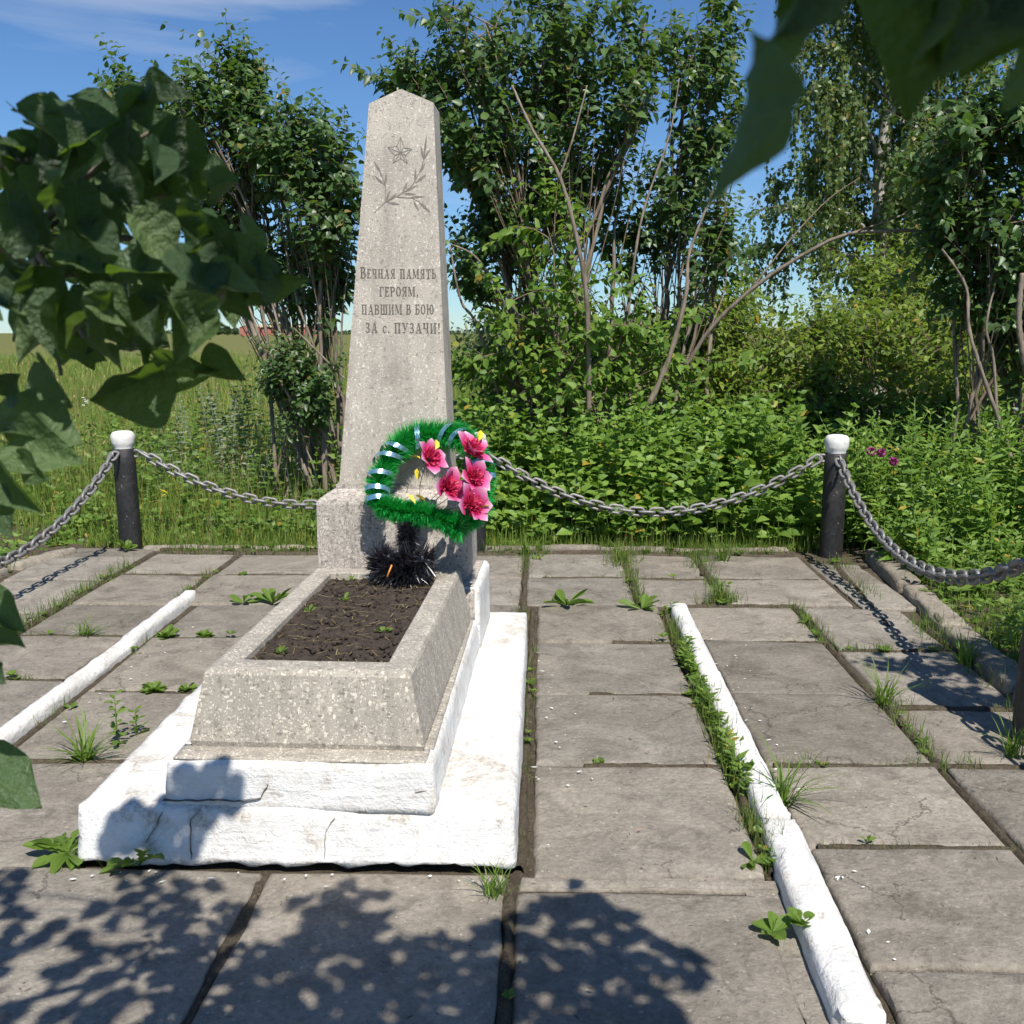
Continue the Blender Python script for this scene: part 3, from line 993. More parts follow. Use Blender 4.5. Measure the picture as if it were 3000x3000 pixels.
# ------------------------------------------------------------------ obelisk
OB_LOC, OB_R = Vector((-0.648, 4.31, 0.448)), -0.030
ob = thing('obelisk', 'pale stone chip obelisk with carved star, laurel branches and Cyrillic inscription', 'obelisk', OB_LOC, OB_R)


def lathe_rect(name, lev, mat, lump=0.0, nseg=(14, 12), seed=0):
    V, F = [], []
    for x0, x1, y0, y1, z in lev:
        for k in range(nseg[0]): V.append((x0 + (x1 - x0) * k / nseg[0], y0, z))
        for k in range(nseg[1]): V.append((x1, y0 + (y1 - y0) * k / nseg[1], z))
        for k in range(nseg[0]): V.append((x1 - (x1 - x0) * k / nseg[0], y1, z))
        for k in range(nseg[1]): V.append((x0, y1 - (y1 - y0) * k / nseg[1], z))
    m_ = 2 * (nseg[0] + nseg[1])
    for l in range(len(lev) - 1):
        for q in range(m_):
            a, b = l * m_ + q, l * m_ + (q + 1) % m_
            F.append((a, b, b + m_, a + m_))
    F.append(tuple(range((len(lev) - 1) * m_, len(lev) * m_)))
    Q = np.array(V)
    c = Q.mean(0)
    if lump: Q += unit(Q - c) * (fbm(Q, 12, seed) * lump)[:, None]
    return pymesh(name, Q, F, mat)


def lv(zs):
    r = []
    for (a, b) in zip(zs[:-1], zs[1:]):
        pass
    return r


# pedestal: local coordinates, z from 0 to 0.40, chamfered shoulder
plev = [(-0.326, 0.326, -0.003, 0.40, z) for z in np.linspace(0.0, 0.325, 9)]
plev += [(-0.322, 0.322, 0.003, 0.394, 0.342), (-0.312, 0.312, 0.014, 0.386, 0.352), (-0.262, 0.262, 0.060, 0.35, 0.382), (-0.256, 0.256, 0.066, 0.345, 0.384), (-0.256, 0.256, 0.066, 0.345, 0.402)]
mobj('pedestal', lathe_rect('pedestal', plev, M['pebble'], 0.003, (16, 12), 5), ob)
SH = dict(z0=0.4025, z1=1.985, w0=0.242, w1=0.134, y0=0.072, y1=0.128, b0=0.335, b1=0.312)
slev = []
TOPX = 0.050                                             # the top sits a little to the right of the foot
for t in np.linspace(0, 1, 30):
    w = SH['w0'] * (1 - t) + SH['w1'] * t
    slev.append((TOPX * t - w, TOPX * t + w, SH['y0'] * (1 - t) + SH['y1'] * t, SH['b0'] * (1 - t) + SH['b1'] * t, SH['z0'] * (1 - t) + SH['z1'] * t))
for t, dz in ((0.05, 0.0035), (0.35, 0.0205), (0.7, 0.040), (0.96, 0.0545)):      # low gable
    w = SH['w1'] * (1 - t)
    slev.append((TOPX - w, TOPX + w, SH['y1'] + dz * .035, SH['b1'], SH['z1'] + dz))
mobj('shaft', lathe_rect('shaft', slev, M['shaft'], 0.0014, (14, 12), 6), ob)

# front face frame of the shaft, for carving
IRZ = Matrix.Rotation(-OB_R, 3, 'Z')
fa = Vector((0, SH['y0'], SH['z0'])); fu = Vector((0, SH['y1'] - SH['y0'], SH['z1'] - SH['z0'])).normalized()
fr = Vector((1, 0, 0)); fn = fr.cross(fu)            # outward = towards -y


def face(px, py):
    """photo pixel -> point on the shaft front (u right, v up along the face)"""
    o = IRZ @ (EYE - OB_LOC)
    d = IRZ @ ray(px, py)
    t = (fa - o).dot(fn) / d.dot(fn)
    p = o + d * t
    return Vector(((p - fa).dot(fr), (p - fa).dot(fu)))


def face3(uv, h=0.0):
    return fa + fr * uv[0] + fu * uv[1] + fn * h


def poly_prism(polys, h):
    """flat polygons in face coords -> prisms standing h proud (each slightly different)"""
    V, F = [], []
    for i, P in enumerate(polys):
        hh = h + 0.00012 * (i % 5)
        n = len(P); b = len(V)
        ar = sum(P[k][0] * P[(k + 1) % n][1] - P[(k + 1) % n][0] * P[k][1] for k in range(n))
        if ar < 0: P = P[::-1]
        V += [face3(p, hh) for p in P] + [face3(p, -0.003) for p in P]
        F.append(tuple(range(b, b + n)))
        for k in range(n):
            F.append((b + (k + 1) % n, b + k, b + n + k, b + n + (k + 1) % n))
    return V, F


def stroke(a, b, wa, wb=None):
    a, b = Vector(a[:2]), Vector(b[:2])
    wb = wa if wb is None else wb
    t = (b - a)
    if t.length < 1e-6: return []
    s = Vector((-t.y, t.x)).normalized()
    return [a + s * wa / 2, a - s * wa / 2, b - s * wb / 2, b + s * wb / 2]


# --- slab serif Cyrillic capitals drawn from strokes: unit height 1
ST, TH, SE = 0.168, 0.068, 0.066


def bar(x0, y0, x1, y1): return [Vector((x0, y0)), Vector((x1, y0)), Vector((x1, y1)), Vector((x0, y1))]
def stem(x, y0=0, y1=1, serif=(1, 1), w=ST):
    r = [bar(x, y0, x + w, y1)]
    if serif[0]: r.append(bar(x - SE, y0, x + w + SE, y0 + TH))
    if serif[1]: r.append(bar(x - SE, y1 - TH, x + w + SE, y1))
    return r
def bowl(cx, cy, rx, ry, a0, a1, w0=TH, w1=ST, n=10):
    r = []
    for k in range(n):
        A, B = math.radians(a0 + (a1 - a0) * k / n), math.radians(a0 + (a1 - a0) * (k + 1) / n)
        def pt(t, o):
            w = w0 + (w1 - w0) * abs(math.cos(t))
            return Vector((cx + (rx - w * o) * math.cos(t), cy + (ry - w * o) * math.sin(t)))
        r.append([pt(A, 0), pt(B, 0), pt(B, 1), pt(A, 1)])
    return r
def diag(x0, y0, x1, y1, w): return [bar(0, 0, 0, 0)] and [[Vector((x0 - w / 2, y0)), Vector((x0 + w / 2, y0)), Vector((x1 + w / 2, y1)), Vector((x1 - w / 2, y1))]]
def tick(x, y0, y1): return [bar(x, y0, x + TH, y1)]


def glyph(c):
    s = SE
    if c == 'В': return stem(s) + [bar(s, 1 - TH, .38, 1), bar(s, .48, .40, .48 + TH), bar(s, 0, .40, TH)] + bowl(.36, .76, .24, .24, -90, 90) + bowl(.38, .275, .27, .275, -90, 90), .70
    if c == 'Е': return stem(s) + [bar(s, 1 - TH, .56, 1), bar(s, .47, .42, .47 + TH), bar(s, 0, .58, TH)] + tick(.50, .78, 1) + tick(.52, 0, .24) + tick(.38, .40, .62), .64
    if c == 'Ч': return stem(.44) + stem(s, .46, 1, (0, 1)) + [bar(s, .42, .46, .42 + TH)], .72
    if c == 'Н': return stem(s) + stem(.48) + [bar(s, .47, .5, .47 + TH)], .78
    if c == 'А': return diag(.14, 0, .36, 1, TH) + diag(.60, 0, .40, 1, ST) + [bar(.2, .28, .56, .28 + TH), bar(.02, 0, .26, TH), bar(.46, 0, .76, TH)], .80
    if c == 'Я': return stem(.42) + [bar(.30, 1 - TH, .5, 1), bar(.30, .46, .5, .46 + TH)] + bowl(.32, .73, .26, .27, 90, 270) + diag(.14, 0, .34, .48, ST * .8) + [bar(.0, 0, .24, TH)], .72
    if c == 'П': return stem(s) + stem(.48) + [bar(s, 1 - TH, .5, 1)], .78
    if c == 'М': return stem(s, w=TH) + stem(.70) + diag(.15, 1, .44, .1, ST) + diag(.72, 1, .46, .1, TH), .98
    if c == 'Т': return stem(.26, serif=(1, 0)) + [bar(.03, 1 - TH, .68, 1)] + tick(.03, .74, 1) + tick(.605, .74, 1), .72
    if c == 'Ь': return stem(s) + [bar(s, .52, .38, .52 + TH), bar(s, 0, .38, TH)] + bowl(.36, .295, .26, .295, -90, 90), .66
    if c == 'Г': return stem(s) + [bar(s, 1 - TH, .56, 1)] + tick(.49, .72, 1), .60
    if c == 'Р': return stem(s) + [bar(s, 1 - TH, .38, 1), bar(s, .44, .38, .44 + TH)] + bowl(.36, .72, .26, .28, -90, 90), .66
    if c == 'О': return bowl(.34, .5, .33, .5, 0, 360, n=22), .70
    if c == 'Ш': return stem(s) + stem(.42) + stem(.77) + [bar(s, 0, .9, TH)], 1.06
    if c == 'И': return stem(s) + stem(.50) + diag(.2, .04, .56, .96, TH), .80
    if c == 'Б': return stem(s) + [bar(s, 1 - TH, .56, 1), bar(s, .52, .38, .52 + TH), bar(s, 0, .38, TH)] + tick(.49, .76, 1) + bowl(.36, .295, .26, .295, -90, 90), .66
    if c == 'Ю': return stem(s) + [bar(s, .47, .5, .47 + TH)] + bowl(.70, .5, .30, .5, 0, 360, n=22), 1.04
    if c == 'З': return bowl(.28, .76, .25, .24, -90, 150) + bowl(.28, .275, .28, .275, -150, 90) + [bar(.16, .46, .3, .46 + TH)], .60
    if c == 'С': return bowl(.34, .5, .33, .5, 40, 320, n=18) + tick(.54, .66, .92), .64
    if c == 'У': return diag(.16, 1, .36, .36, ST) + diag(.62, 1, .30, .1, TH) + [bar(.0, 1 - TH, .28, 1), bar(.50, 1 - TH, .74, 1)] + bowl(.22, .12, .14, .12, 180, 360, TH, TH, 6), .74
    if c == '.': return [bar(.06, 0, .22, .16)], .28
    if c == ',': return [bar(.06, 0, .22, .16)] + diag(.1, -.14, .17, .02, .07), .28
    if c == '!': return [[Vector((.10, .28)), Vector((.16, .28)), Vector((.23, 1)), Vector((.03, 1))], bar(.05, 0, .21, .16)], .26
    return [], .34


def letter_line(text, pxl, pxr, pytop, pybot, pytop_r=None, pybot_r=None):
    """lay a line of letters between two photo columns; a lower case letter is drawn smaller"""
    A, B = face(pxl, pybot), face(pxr, pybot_r or pybot)
    Hh = face(pxl, pytop).y - A.y
    gl = []
    tot = 0
    for ch in text:
        sc = 1.0
        if ch.islower(): sc = 0.82
        if ch == 'с': sc = 0.72
        polys, adv = glyph(ch.upper())
        gl.append((ch, sc, polys, adv * sc))
        tot += adv * sc + 0.10
    xs_ = (B.x - A.x) / tot
    x = 0
    for ch, sc, polys, adv in gl:
        if polys:
            out = []
            f = x / tot
            for P in polys:
                out.append([Vector((A.x + xs_ * (x + p.x * sc), A.y + (B.y - A.y) * f + Hh * p.y * sc)) for p in P])
            V, F = poly_prism(out, 0.0011)
            mobj('letter', pymesh('letter', V, F, M['carved']), ob)
        x += adv + 0.10


letter_line('Вечная память', 1056, 1281, 782, 815, None, 816)
letter_line('ГЕРОЯМ,', 1112, 1228, 840, 868)
letter_line('ПАВШИМ В БОЮ', 1060, 1274, 892, 921, None, 921)
letter_line('ЗА с. ПУЗАЧИ!', 1070, 1292, 945, 975, None, 977)


def zb(x, y): return (1050 + x * 0.1553, 230 + y * 0.1553)
def z1(x, y): return (900 + x * 0.5694, 200 + y * 0.5694)
outer = [zb(795, 1110), zb(1015, 1335), zb(925, 1610), zb(650, 1600), zb(550, 1300)]
inner = [zb(860, 1300), zb(890, 1450), zb(800, 1510), zb(690, 1450), zb(725, 1280)]
cen = zb(800, 1400)
polys = []
for k in range(5):
    o_, i_, ip = face(*outer[k]), face(*inner[k]), face(*inner[k - 1])
    c_ = face(*cen)
    polys += [stroke(o_, i_, .0026), stroke(ip, o_, .0026), stroke(c_, o_, .0020), stroke(c_, i_, .0020)]
    polys.append(stroke(c_, i_, .0024))
V, F = poly_prism(polys, 0.0009)
mobj('star', pymesh('star', V, F, M['emblem']), ob)


def lens(a, b, w):
    a, b = Vector(a), Vector(b)
    t = b - a
    s = Vector((-t.y, t.x)).normalized() * w
    return [a, a.lerp(b, .25) - s * .7, a.lerp(b, .5) - s, a.lerp(b, .78) - s * .6, b, a.lerp(b, .78) + s * .6, a.lerp(b, .5) + s, a.lerp(b, .25) + s * .7]


def branch_part(stems, leaves):
    polys = []
    for st in stems:
        q = [face(*z1(*p)) for p in st]
        for a, b in zip(q[:-1], q[1:]):
            polys.append(stroke(a, b + (b - a).normalized() * .001, .0032))
    for a, b in leaves:
        polys.append(lens(face(*z1(*a)), face(*z1(*b)), .0050))
    V, F = poly_prism(polys, 0.0009)
    mobj('laurel_branch', pymesh('laurel_branch', V, F, M['emblem']), ob)


branch_part([[(345, 745), (400, 690), (460, 660), (500, 636), (540, 605), (565, 560), (590, 508), (600, 468), (612, 400)]],
            [((600, 465), (615, 342)), ((598, 468), (585, 398)), ((600, 470), (632, 414)), ((580, 540), (608, 483)), ((555, 592), (558, 512)), ((556, 592), (612, 545)),
             ((490, 642), (515, 585)), ((495, 640), (566, 602)), ((497, 645), (562, 649))])
branch_part([[(400, 692), (404, 640), (401, 600), (384, 555), (348, 483)], [(460, 662), (540, 668), (580, 690), (630, 740)]],
            [((384, 550), (345, 478)), ((399, 602), (347, 553)), ((402, 602), (407, 537)), ((404, 690), (426, 628)), ((408, 690), (464, 643)), ((412, 690), (478, 701)),
             ((545, 678), (576, 737)), ((570, 684), (634, 740)), ((520, 666), (608, 660))])

# ------------------------------------------------------------------ fence posts
def revolve(prof, n=20):
    V, F = [], []
    for r, z in prof:
        for k in range(n):
            a = 2 * math.pi * k / n
            V.append((r * math.cos(a), r * math.sin(a), z))
    for l in range(len(prof) - 1):
        for k in range(n):
            a, b = l * n + k, l * n + (k + 1) % n
            F.append((a, b, b + n, a + n))
    F.append(tuple(range((len(prof) - 1) * n, len(prof) * n)))
    return V, F


V, F = revolve([(.077, -.08), (.077, .0), (.077, .3), (.076, .6), (.076, .702), (.070, .708), (.066, .710)], 24)
POST = pymesh('post_tube', V, F, M['post'], True)
V, F = revolve([(.064, .7101), (.064, .722), (.072, .735), (.0785, .752), (.081, .775), (.0805, .798), (.075, .815), (.064, .826), (.040, .832), (.010, .834)], 28)
V = [(x * (1 + .010 * math.sin(z * 900)), y * (1 + .010 * math.sin(z * 900)), z) for x, y, z in V]
CAP = pymesh('cap', V, F, M['cap'], True)


def ring_mesh(R, r, n=16, m_=8):
    V, F = [], []
    for i in range(n):
        a = 2 * math.pi * i / n
        for j in range(m_):
            b = 2 * math.pi * j / m_
            V.append(((R + r * math.cos(b)) * math.cos(a), r * math.sin(b), (R + r * math.cos(b)) * math.sin(a)))
    for i in range(n):
        for j in range(m_):
            F.append((i * m_ + j, i * m_ + (j + 1) % m_, ((i + 1) % n) * m_ + (j + 1) % m_, ((i + 1) % n) * m_ + j))
    return pymesh('chain_eye', V, F, M['chain'], True)


EYE_ME = ring_mesh(.024, .009)


def fence_post(loc, label, dirs, tilt=(0, 0)):
    t = thing('fence_post', label, 'fence post', loc, group='black fence posts with white caps')
    t.rotation_euler = (tilt[0], tilt[1], 0)
    mobj('post_tube', POST, t)
    mobj('cap', CAP, t)
    for a in dirs:
        mobj('chain_eye', EYE_ME, t, (math.cos(a) * .088, math.sin(a) * .088, .672), (0, 0, a))
    return t


PL, PM, PR, PN, PLN = (-2.945, 7.09, -.01), (-.475, 7.05, -.01), (1.985, 6.97, -.01), (1.84, 3.69, -.01), (-3.0, 3.70, -.01)
fence_post(PL, 'black post with white cap at the left corner of the paving', (-math.pi / 2 - .35, 0), (0.0, -.012))
fence_post(PM, 'black post mostly hidden behind the obelisk and the wreath', (math.pi, 0))
fence_post(PR, 'black post with white cap at the right back corner of the paving', (math.pi, -math.pi / 2))
fence_post(PN, 'nearest black post cut off by the right edge of the picture', (math.pi / 2, -math.pi / 2), (0, .02))
fence_post(PLN, 'black post standing outside the left edge of the picture', (math.pi / 2,))

# ------------------------------------------------------------------ chains
def link_mesh():
    half, rr, w = .026, .0265, .0098
    path = []
    for k in range(9):
        a = -math.pi / 2 + math.pi * k / 8
        path.append((half + rr * math.cos(a), rr * math.sin(a)))
    for k in range(9):
        a = math.pi / 2 + math.pi * k / 8
        path.append((-half + rr * math.cos(a), rr * math.sin(a)))
    n, m_ = len(path), 7
    V, F = [], []
    for i in range(n):
        p, q = Vector(path[i - 1]), Vector(path[(i + 1) % n])
        t = (q - p).normalized()
        nx, ny = t.y, -t.x
        for j in range(m_):
            b = 2 * math.pi * j / m_
            V.append((path[i][0] + w * math.cos(b) * nx, path[i][1] + w * math.cos(b) * ny, w * math.sin(b)))
    for i in range(n):
        for j in range(m_):
            F.append((i * m_ + j, ((i + 1) % n) * m_ + j, ((i + 1) % n) * m_ + (j + 1) % m_, i * m_ + (j + 1) % m_))
    return pymesh('link', V, F, M['chain'], True)


LINK = link_mesh()


def chain(A, B, sag, label):
    A, B = Vector(A), Vector(B)
    P = []
    for i in range(401):
        t = i / 400
        p = A.lerp(B, t)
        p.z -= 4 * sag * t * (1 - t)
        P.append(p)
    Ls = [0]
    for a, b in zip(P[:-1], P[1:]): Ls.append(Ls[-1] + (b - a).length)
    root = thing('chain', label, 'chain', A, group='sagging chains between the posts')
    pitch = 0.0705
    n = int(Ls[-1] / pitch)
    pitch = Ls[-1] / n
    j = 0
    for k in range(n):
        s = (k + .5) * pitch
        while Ls[j + 1] < s: j += 1
        p = P[j].lerp(P[j + 1], (s - Ls[j]) / (Ls[j + 1] - Ls[j]))
        t = (P[min(j + 3, 400)] - P[max(j - 3, 0)]).normalized()
        side = t.cross(Vector((0, 0, 1))).normalized()
        up = side.cross(t)
        roll = (math.pi / 2 if k % 2 else 0) + random.uniform(-.14, .14) + 0.12
        y = side * math.cos(roll) + up * math.sin(roll)
        z = t.cross(y)
        m4 = Matrix(((t.x, y.x, z.x), (t.y, y.y, z.y), (t.z, y.z, z.z))).to_4x4()
        o = mobj('link', LINK, root)
        o.matrix_local = Matrix.Translation(p - A) @ m4
    return root


def at(p, dx, dy, z=.662): return (p[0] + dx, p[1] + dy, z)


chain(at(PL, -.03, -.10, .675), at(PLN, 0, .11, .67), .42, 'heavy grey chain sagging from the left post towards the left edge')
chain(at(PL, .115, 0, .675), at(PM, -.115, 0), .36, 'heavy grey chain from the left post running behind the obelisk')
chain(at(PM, .115, 0), at(PR, -.115, 0), .385, 'heavy grey chain sagging between the wreath and the right back post')
chain(at(PR, -.01, -.115), at(PN, 0, .115), .335, 'heavy grey chain from the right back post to the nearest post')
chain(at(PN, 0, -.115), (1.70, .9, .66), .40, 'heavy grey chain hanging off the nearest post outside the picture')


# ------------------------------------------------------------------ wreath
WR = gy(1180, 1700, 3.98)
WR.z = 0.50
wr = thing('wreath', 'green tinsel memorial wreath with pink flowers and foil ribbons on a black stand', 'wreath', WR)


def smooth_path(pts, n):
    P = np.array(pts, float)
    k = len(P)
    t = np.linspace(0, k - 1, n)
    out = []
    for x in t:
        i = min(int(x), k - 2)
        f = x - i
        p0, p1, p2, p3 = P[max(i - 1, 0)], P[i], P[i + 1], P[min(i + 2, k - 1)]
        out.append(0.5 * ((2 * p1) + (-p0 + p2) * f + (2 * p0 - 5 * p1 + 4 * p2 - p3) * f ** 2 + (-p0 + 3 * p1 - 3 * p2 + p3) * f ** 3))
    return np.array(out)


def tinsel(path, count, length, width, name, mat, core_mat, parent, core=.008, lean=.35, seed=0):
    r = np.random.default_rng(seed)
    n = len(path)
    T_ = unit(np.gradient(path, axis=0))
    k = r.random(count) * (n - 1.001)
    i = k.astype(int)
    f = (k - i)[:, None]
    p = path[i] * (1 - f) + path[i + 1] * f
    t = T_[i]
    d = r.normal(size=(count, 3))
    d = unit(d - t * (d * t).sum(1, keepdims=True))
    d = unit(d + t * lean * (0.6 + 0.8 * r.random((count, 1))) + r.normal(size=(count, 3)) * .12 + np.array([0, 0, -.10]))
    ln = length * (0.65 + 0.45 * r.random(count)) * (1 + .28 * vnoise(np.stack([k * .11, k * 0 + seed, k * 0], 1), 1.0, seed))
    p = p + .010 * np.stack([vnoise(np.stack([k * .09, k * 0 + q, k * 0], 1), 1.0, seed + 7) for q in (1.5, 5.5, 9.5)], 1)
    X, Yv, Z = frames(d, r.normal(size=(count, 3)))
    tv = np.array([(0, .5, 0), (0, -.5, 0), (.6, .45, .04), (.6, -.45, .04), (1, 0, .0)])
    tt = np.array([(0, 1, 3), (0, 3, 2), (2, 3, 4)])
    b = Batch()
    b.inst(tv, tt, X, Yv, Z, p, np.stack([ln, np.full(count, width), ln], 1))
    o = tag(mobj(name, b.mesh(name, mat), parent), kind='stuff')
    V, T2 = tube(path, core, 6)
    mobj(name.replace('tinsel', 'core'), trimesh('core', V, T2, core_mat), o)
    return o


def wp(x, y, Y): return np.array(gy(x, y, Y) - WR)


ring_pts = [wp(1112, 1492, 4.15), wp(1106, 1425, 4.20), wp(1132, 1352, 4.26), wp(1185, 1298, 4.31), wp(1265, 1272, 4.33), wp(1340, 1282, 4.29), wp(1392, 1325, 4.22), wp(1416, 1390, 4.15), wp(1408, 1460, 4.09), wp(1372, 1525, 4.02)]
RP = smooth_path(ring_pts, 120)
tinsel(RP, 12000, .066, .0030, 'tinsel_ring', M['tinsel'], M['wire'], wr, seed=1)
gar = [wp(1108, 1478, 4.13), wp(1150, 1490, 4.10), wp(1220, 1505, 4.06), wp(1290, 1524, 4.02), wp(1345, 1540, 3.98)]
GP = smooth_path(gar, 70)
tinsel(GP, 7500, .074, .0030, 'tinsel_base', M['tinsel'], M['wire'], wr, seed=2, lean=.5)
st = smooth_path([wp(1200, 1520, 4.06), wp(1195, 1570, 4.05), wp(1190, 1630, 4.03), wp(1185, 1690, 4.0)], 30)
tinsel(st, 2600, .062, .0036, 'black_tinsel_stem', M['black_tinsel'], M['black_tinsel'], wr, .012, seed=3)
a_ = np.linspace(0, 2 * math.pi, 60)
rw = np.random.default_rng(44)
for q in range(4):
    pts_ = rw.normal(size=(7, 3)) * np.array([.052, .030, .022]) + np.array([.014, -.015, .055 + .012 * q])
    pts_[:, 2] = np.clip(pts_[:, 2], .02, .12)
    tinsel(smooth_path(pts_, 40), 1700, .078, .0040, 'black_tinsel_clump', M['black_tinsel'], M['black_tinsel'], wr, .020, lean=.3, seed=4 + q)
# orange stick poking out of the stand
s0, s1 = wp(1148, 1655, 3.84), wp(1134, 1690, 3.825)
V, T2 = tube([s0, s1], .0035, 6)
mobj('orange_stick', trimesh('orange_stick', V, T2, M['orange']), wr)

# foil ribbon bands wrapped round the ring
RT_ = unit(np.gradient(RP, axis=0))


def band(ci, slant, width=.021, rad=.052, a0=-30, a1=230):
    c, t = RP[ci], RT_[ci]
    v = unit(np.array(EYE - WR) - c)
    u = unit(v - t * np.dot(v, t))                 # towards the viewer
    w = np.cross(t, u)
    V, F = [], []
    n = 18
    for k in range(n + 1):
        a = math.radians(a0 + (a1 - a0) * k / n)
        q = c + rad * (math.sin(a) * u + math.cos(a) * w) + t * slant * (a - math.pi / 2)
        V += [q - t * width / 2, q + t * width / 2]
    for k in range(n):
        F.append((2 * k, 2 * k + 1, 2 * k + 3, 2 * k + 2))
    mobj('ribbon_band', pymesh('ribbon_band', V, F, M['ribbon'], True), wr)


for ci, sl_ in ((6, .004), (11, .004), (19, -.010), (29, -.020), (35, -.020), (46, .012), (60, .018), (67, .016), (88, .004), (96, -.012), (112, .006)):
    band(ci, sl_)

# fabric flowers
PET_V = [(0, 0, 0), (.014, .010, .006), (.014, -.010, .006), (.034, .024, .018), (.034, 0, .012), (.034, -.024, .018), (.052, .020, .022), (.052, 0, .019), (.052, -.020, .022), (.068, 0, .020)]
PET_F = [(0, 2, 4, 1), (1, 4, 3), (2, 5, 4), (3, 4, 7, 6), (4, 5, 8, 7), (6, 7, 9), (7, 8, 9)]
PETAL = pymesh('petal', PET_V, PET_F, M['petal'], True)


def pom_mesh():
    b = Batch()
    r = np.random.default_rng(5)
    n = 150
    th = r.random(n) * 2 * math.pi
    el = np.arccos(1 - r.random(n) * 1.0)
    d = np.stack([np.sin(el) * np.cos(th), np.sin(el) * np.sin(th), np.cos(el) + .25], 1)
    X, Yv, Z = frames(d, r.normal(size=(n, 3)))
    b.inst(LEAF2_V, LEAF2_T, X, Yv, Z, np.zeros((n, 3)) + d * .006, np.stack([np.full(n, .032), np.full(n, .017), np.full(n, .02)], 1))
    return b.mesh('flower_heart', M['pink'])


POM = pom_mesh()


def wflower(x, y, Y, normal, s, seed):
    r = random.Random(seed)
    p = gy(x, y, Y) - WR
    f = bpy.data.objects.new('flower', PETAL if False else pymesh('flower', *_calyx(), M['wire']))
    link(f, wr)
    q = Vector(normal).normalized().to_track_quat('Z', 'Y')
    f.matrix_local = Matrix.Translation(p) @ q.to_matrix().to_4x4() @ Matrix.Scale(s, 4) @ Matrix.Rotation(seed, 4, 'Z')
    n = 6
    for k in range(n):
        o = mobj('petal', PETAL, f)
        o.rotation_euler = (r.uniform(-.25, .25), r.uniform(-.55, .05), 2 * math.pi * k / n + r.uniform(-.15, .15))
        o.scale = (1.0, r.uniform(.9, 1.15), 1)
    tag(mobj('flower_heart', POM, f, (0, 0, .010)), kind='stuff')
    return p


def _calyx():
    V, T2 = tube([(0, 0, -.02), (0, 0, -.006), (0, 0, .004)], [.003, .008, .011], 8)
    return V, T2


gc = Vector(GP[38])
for k, (x, y, Y, nrm, s) in enumerate([(1252, 1347, 4.10, (.65, -.35, .55), 1.3), (1372, 1330, 4.06, (.55, -.35, .72), 1.5), (1378, 1402, 4.01, (.75, -.6, .35), 1.3),
                                       (1300, 1432, 4.02, (.72, -.62, .25), 1.5), (1368, 1480, 3.95, (.75, -.62, .2), 1.45)]):
    p = wflower(x, y, Y, nrm, s, k)
    mid = (p + gc) * .5 + Vector((random.uniform(-.03, .03), .02, .0))
    V, T2 = tube(smooth_path([gc, mid, p], 10), .0016, 5)
    mobj('wire_stem', trimesh('wire_stem', V, T2, M['wire']), wr)
YL_V = [(0, 0, 0), (.02, .014, .006), (.02, -.014, .010), (.045, .012, 0), (.045, -.012, .006), (.062, 0, -.01), (.03, 0, -.003)]
YL_F = [(0, 6, 1), (0, 2, 6), (1, 6, 3), (2, 4, 6), (3, 6, 5), (6, 4, 5)]
YL = pymesh('yellow_leaf', YL_V, YL_F, M['yellow'])
for x, y, Y, rot in ((1192, 1448, 4.05, (.3, .6, -.5)), (1215, 1452, 4.05, (-.4, .3, -.2)), (1232, 1345, 4.13, (.4, -.3, 2.6)), (1275, 1318, 4.10, (.9, -.9, 1.4)), (1330, 1392, 4.03, (.3, .2, 2.9)),
                     (1345, 1412, 4.02, (-.2, .6, 3.4)), (1402, 1292, 4.08, (.8, -1.0, 1.2)), (1398, 1478, 3.95, (.6, -1.0, .6)), (1400, 1490, 3.96, (.2, -.4, -.3)), (1222, 1372, 4.12, (0, .9, -1.4))):
    o = mobj('yellow_leaf', YL, wr, gy(x, y, Y) - WR, rot)
    o.scale = (.85,) * 3
sp_ = wp(1192, 1440, 4.06)
V, T2 = tube(smooth_path([sp_, wp(1200, 1410, 4.08), wp(1232, 1375, 4.12)], 10), .0014, 5)
mobj('wire_stem', trimesh('wire_stem', V, T2, M['wire']), wr)


# ------------------------------------------------------------------ bushes and trees
def bez(a, b, c, n):
    t = np.linspace(0, 1, n)[:, None]
    return a * (1 - t) ** 2 + 2 * b * t * (1 - t) + c * t ** 2


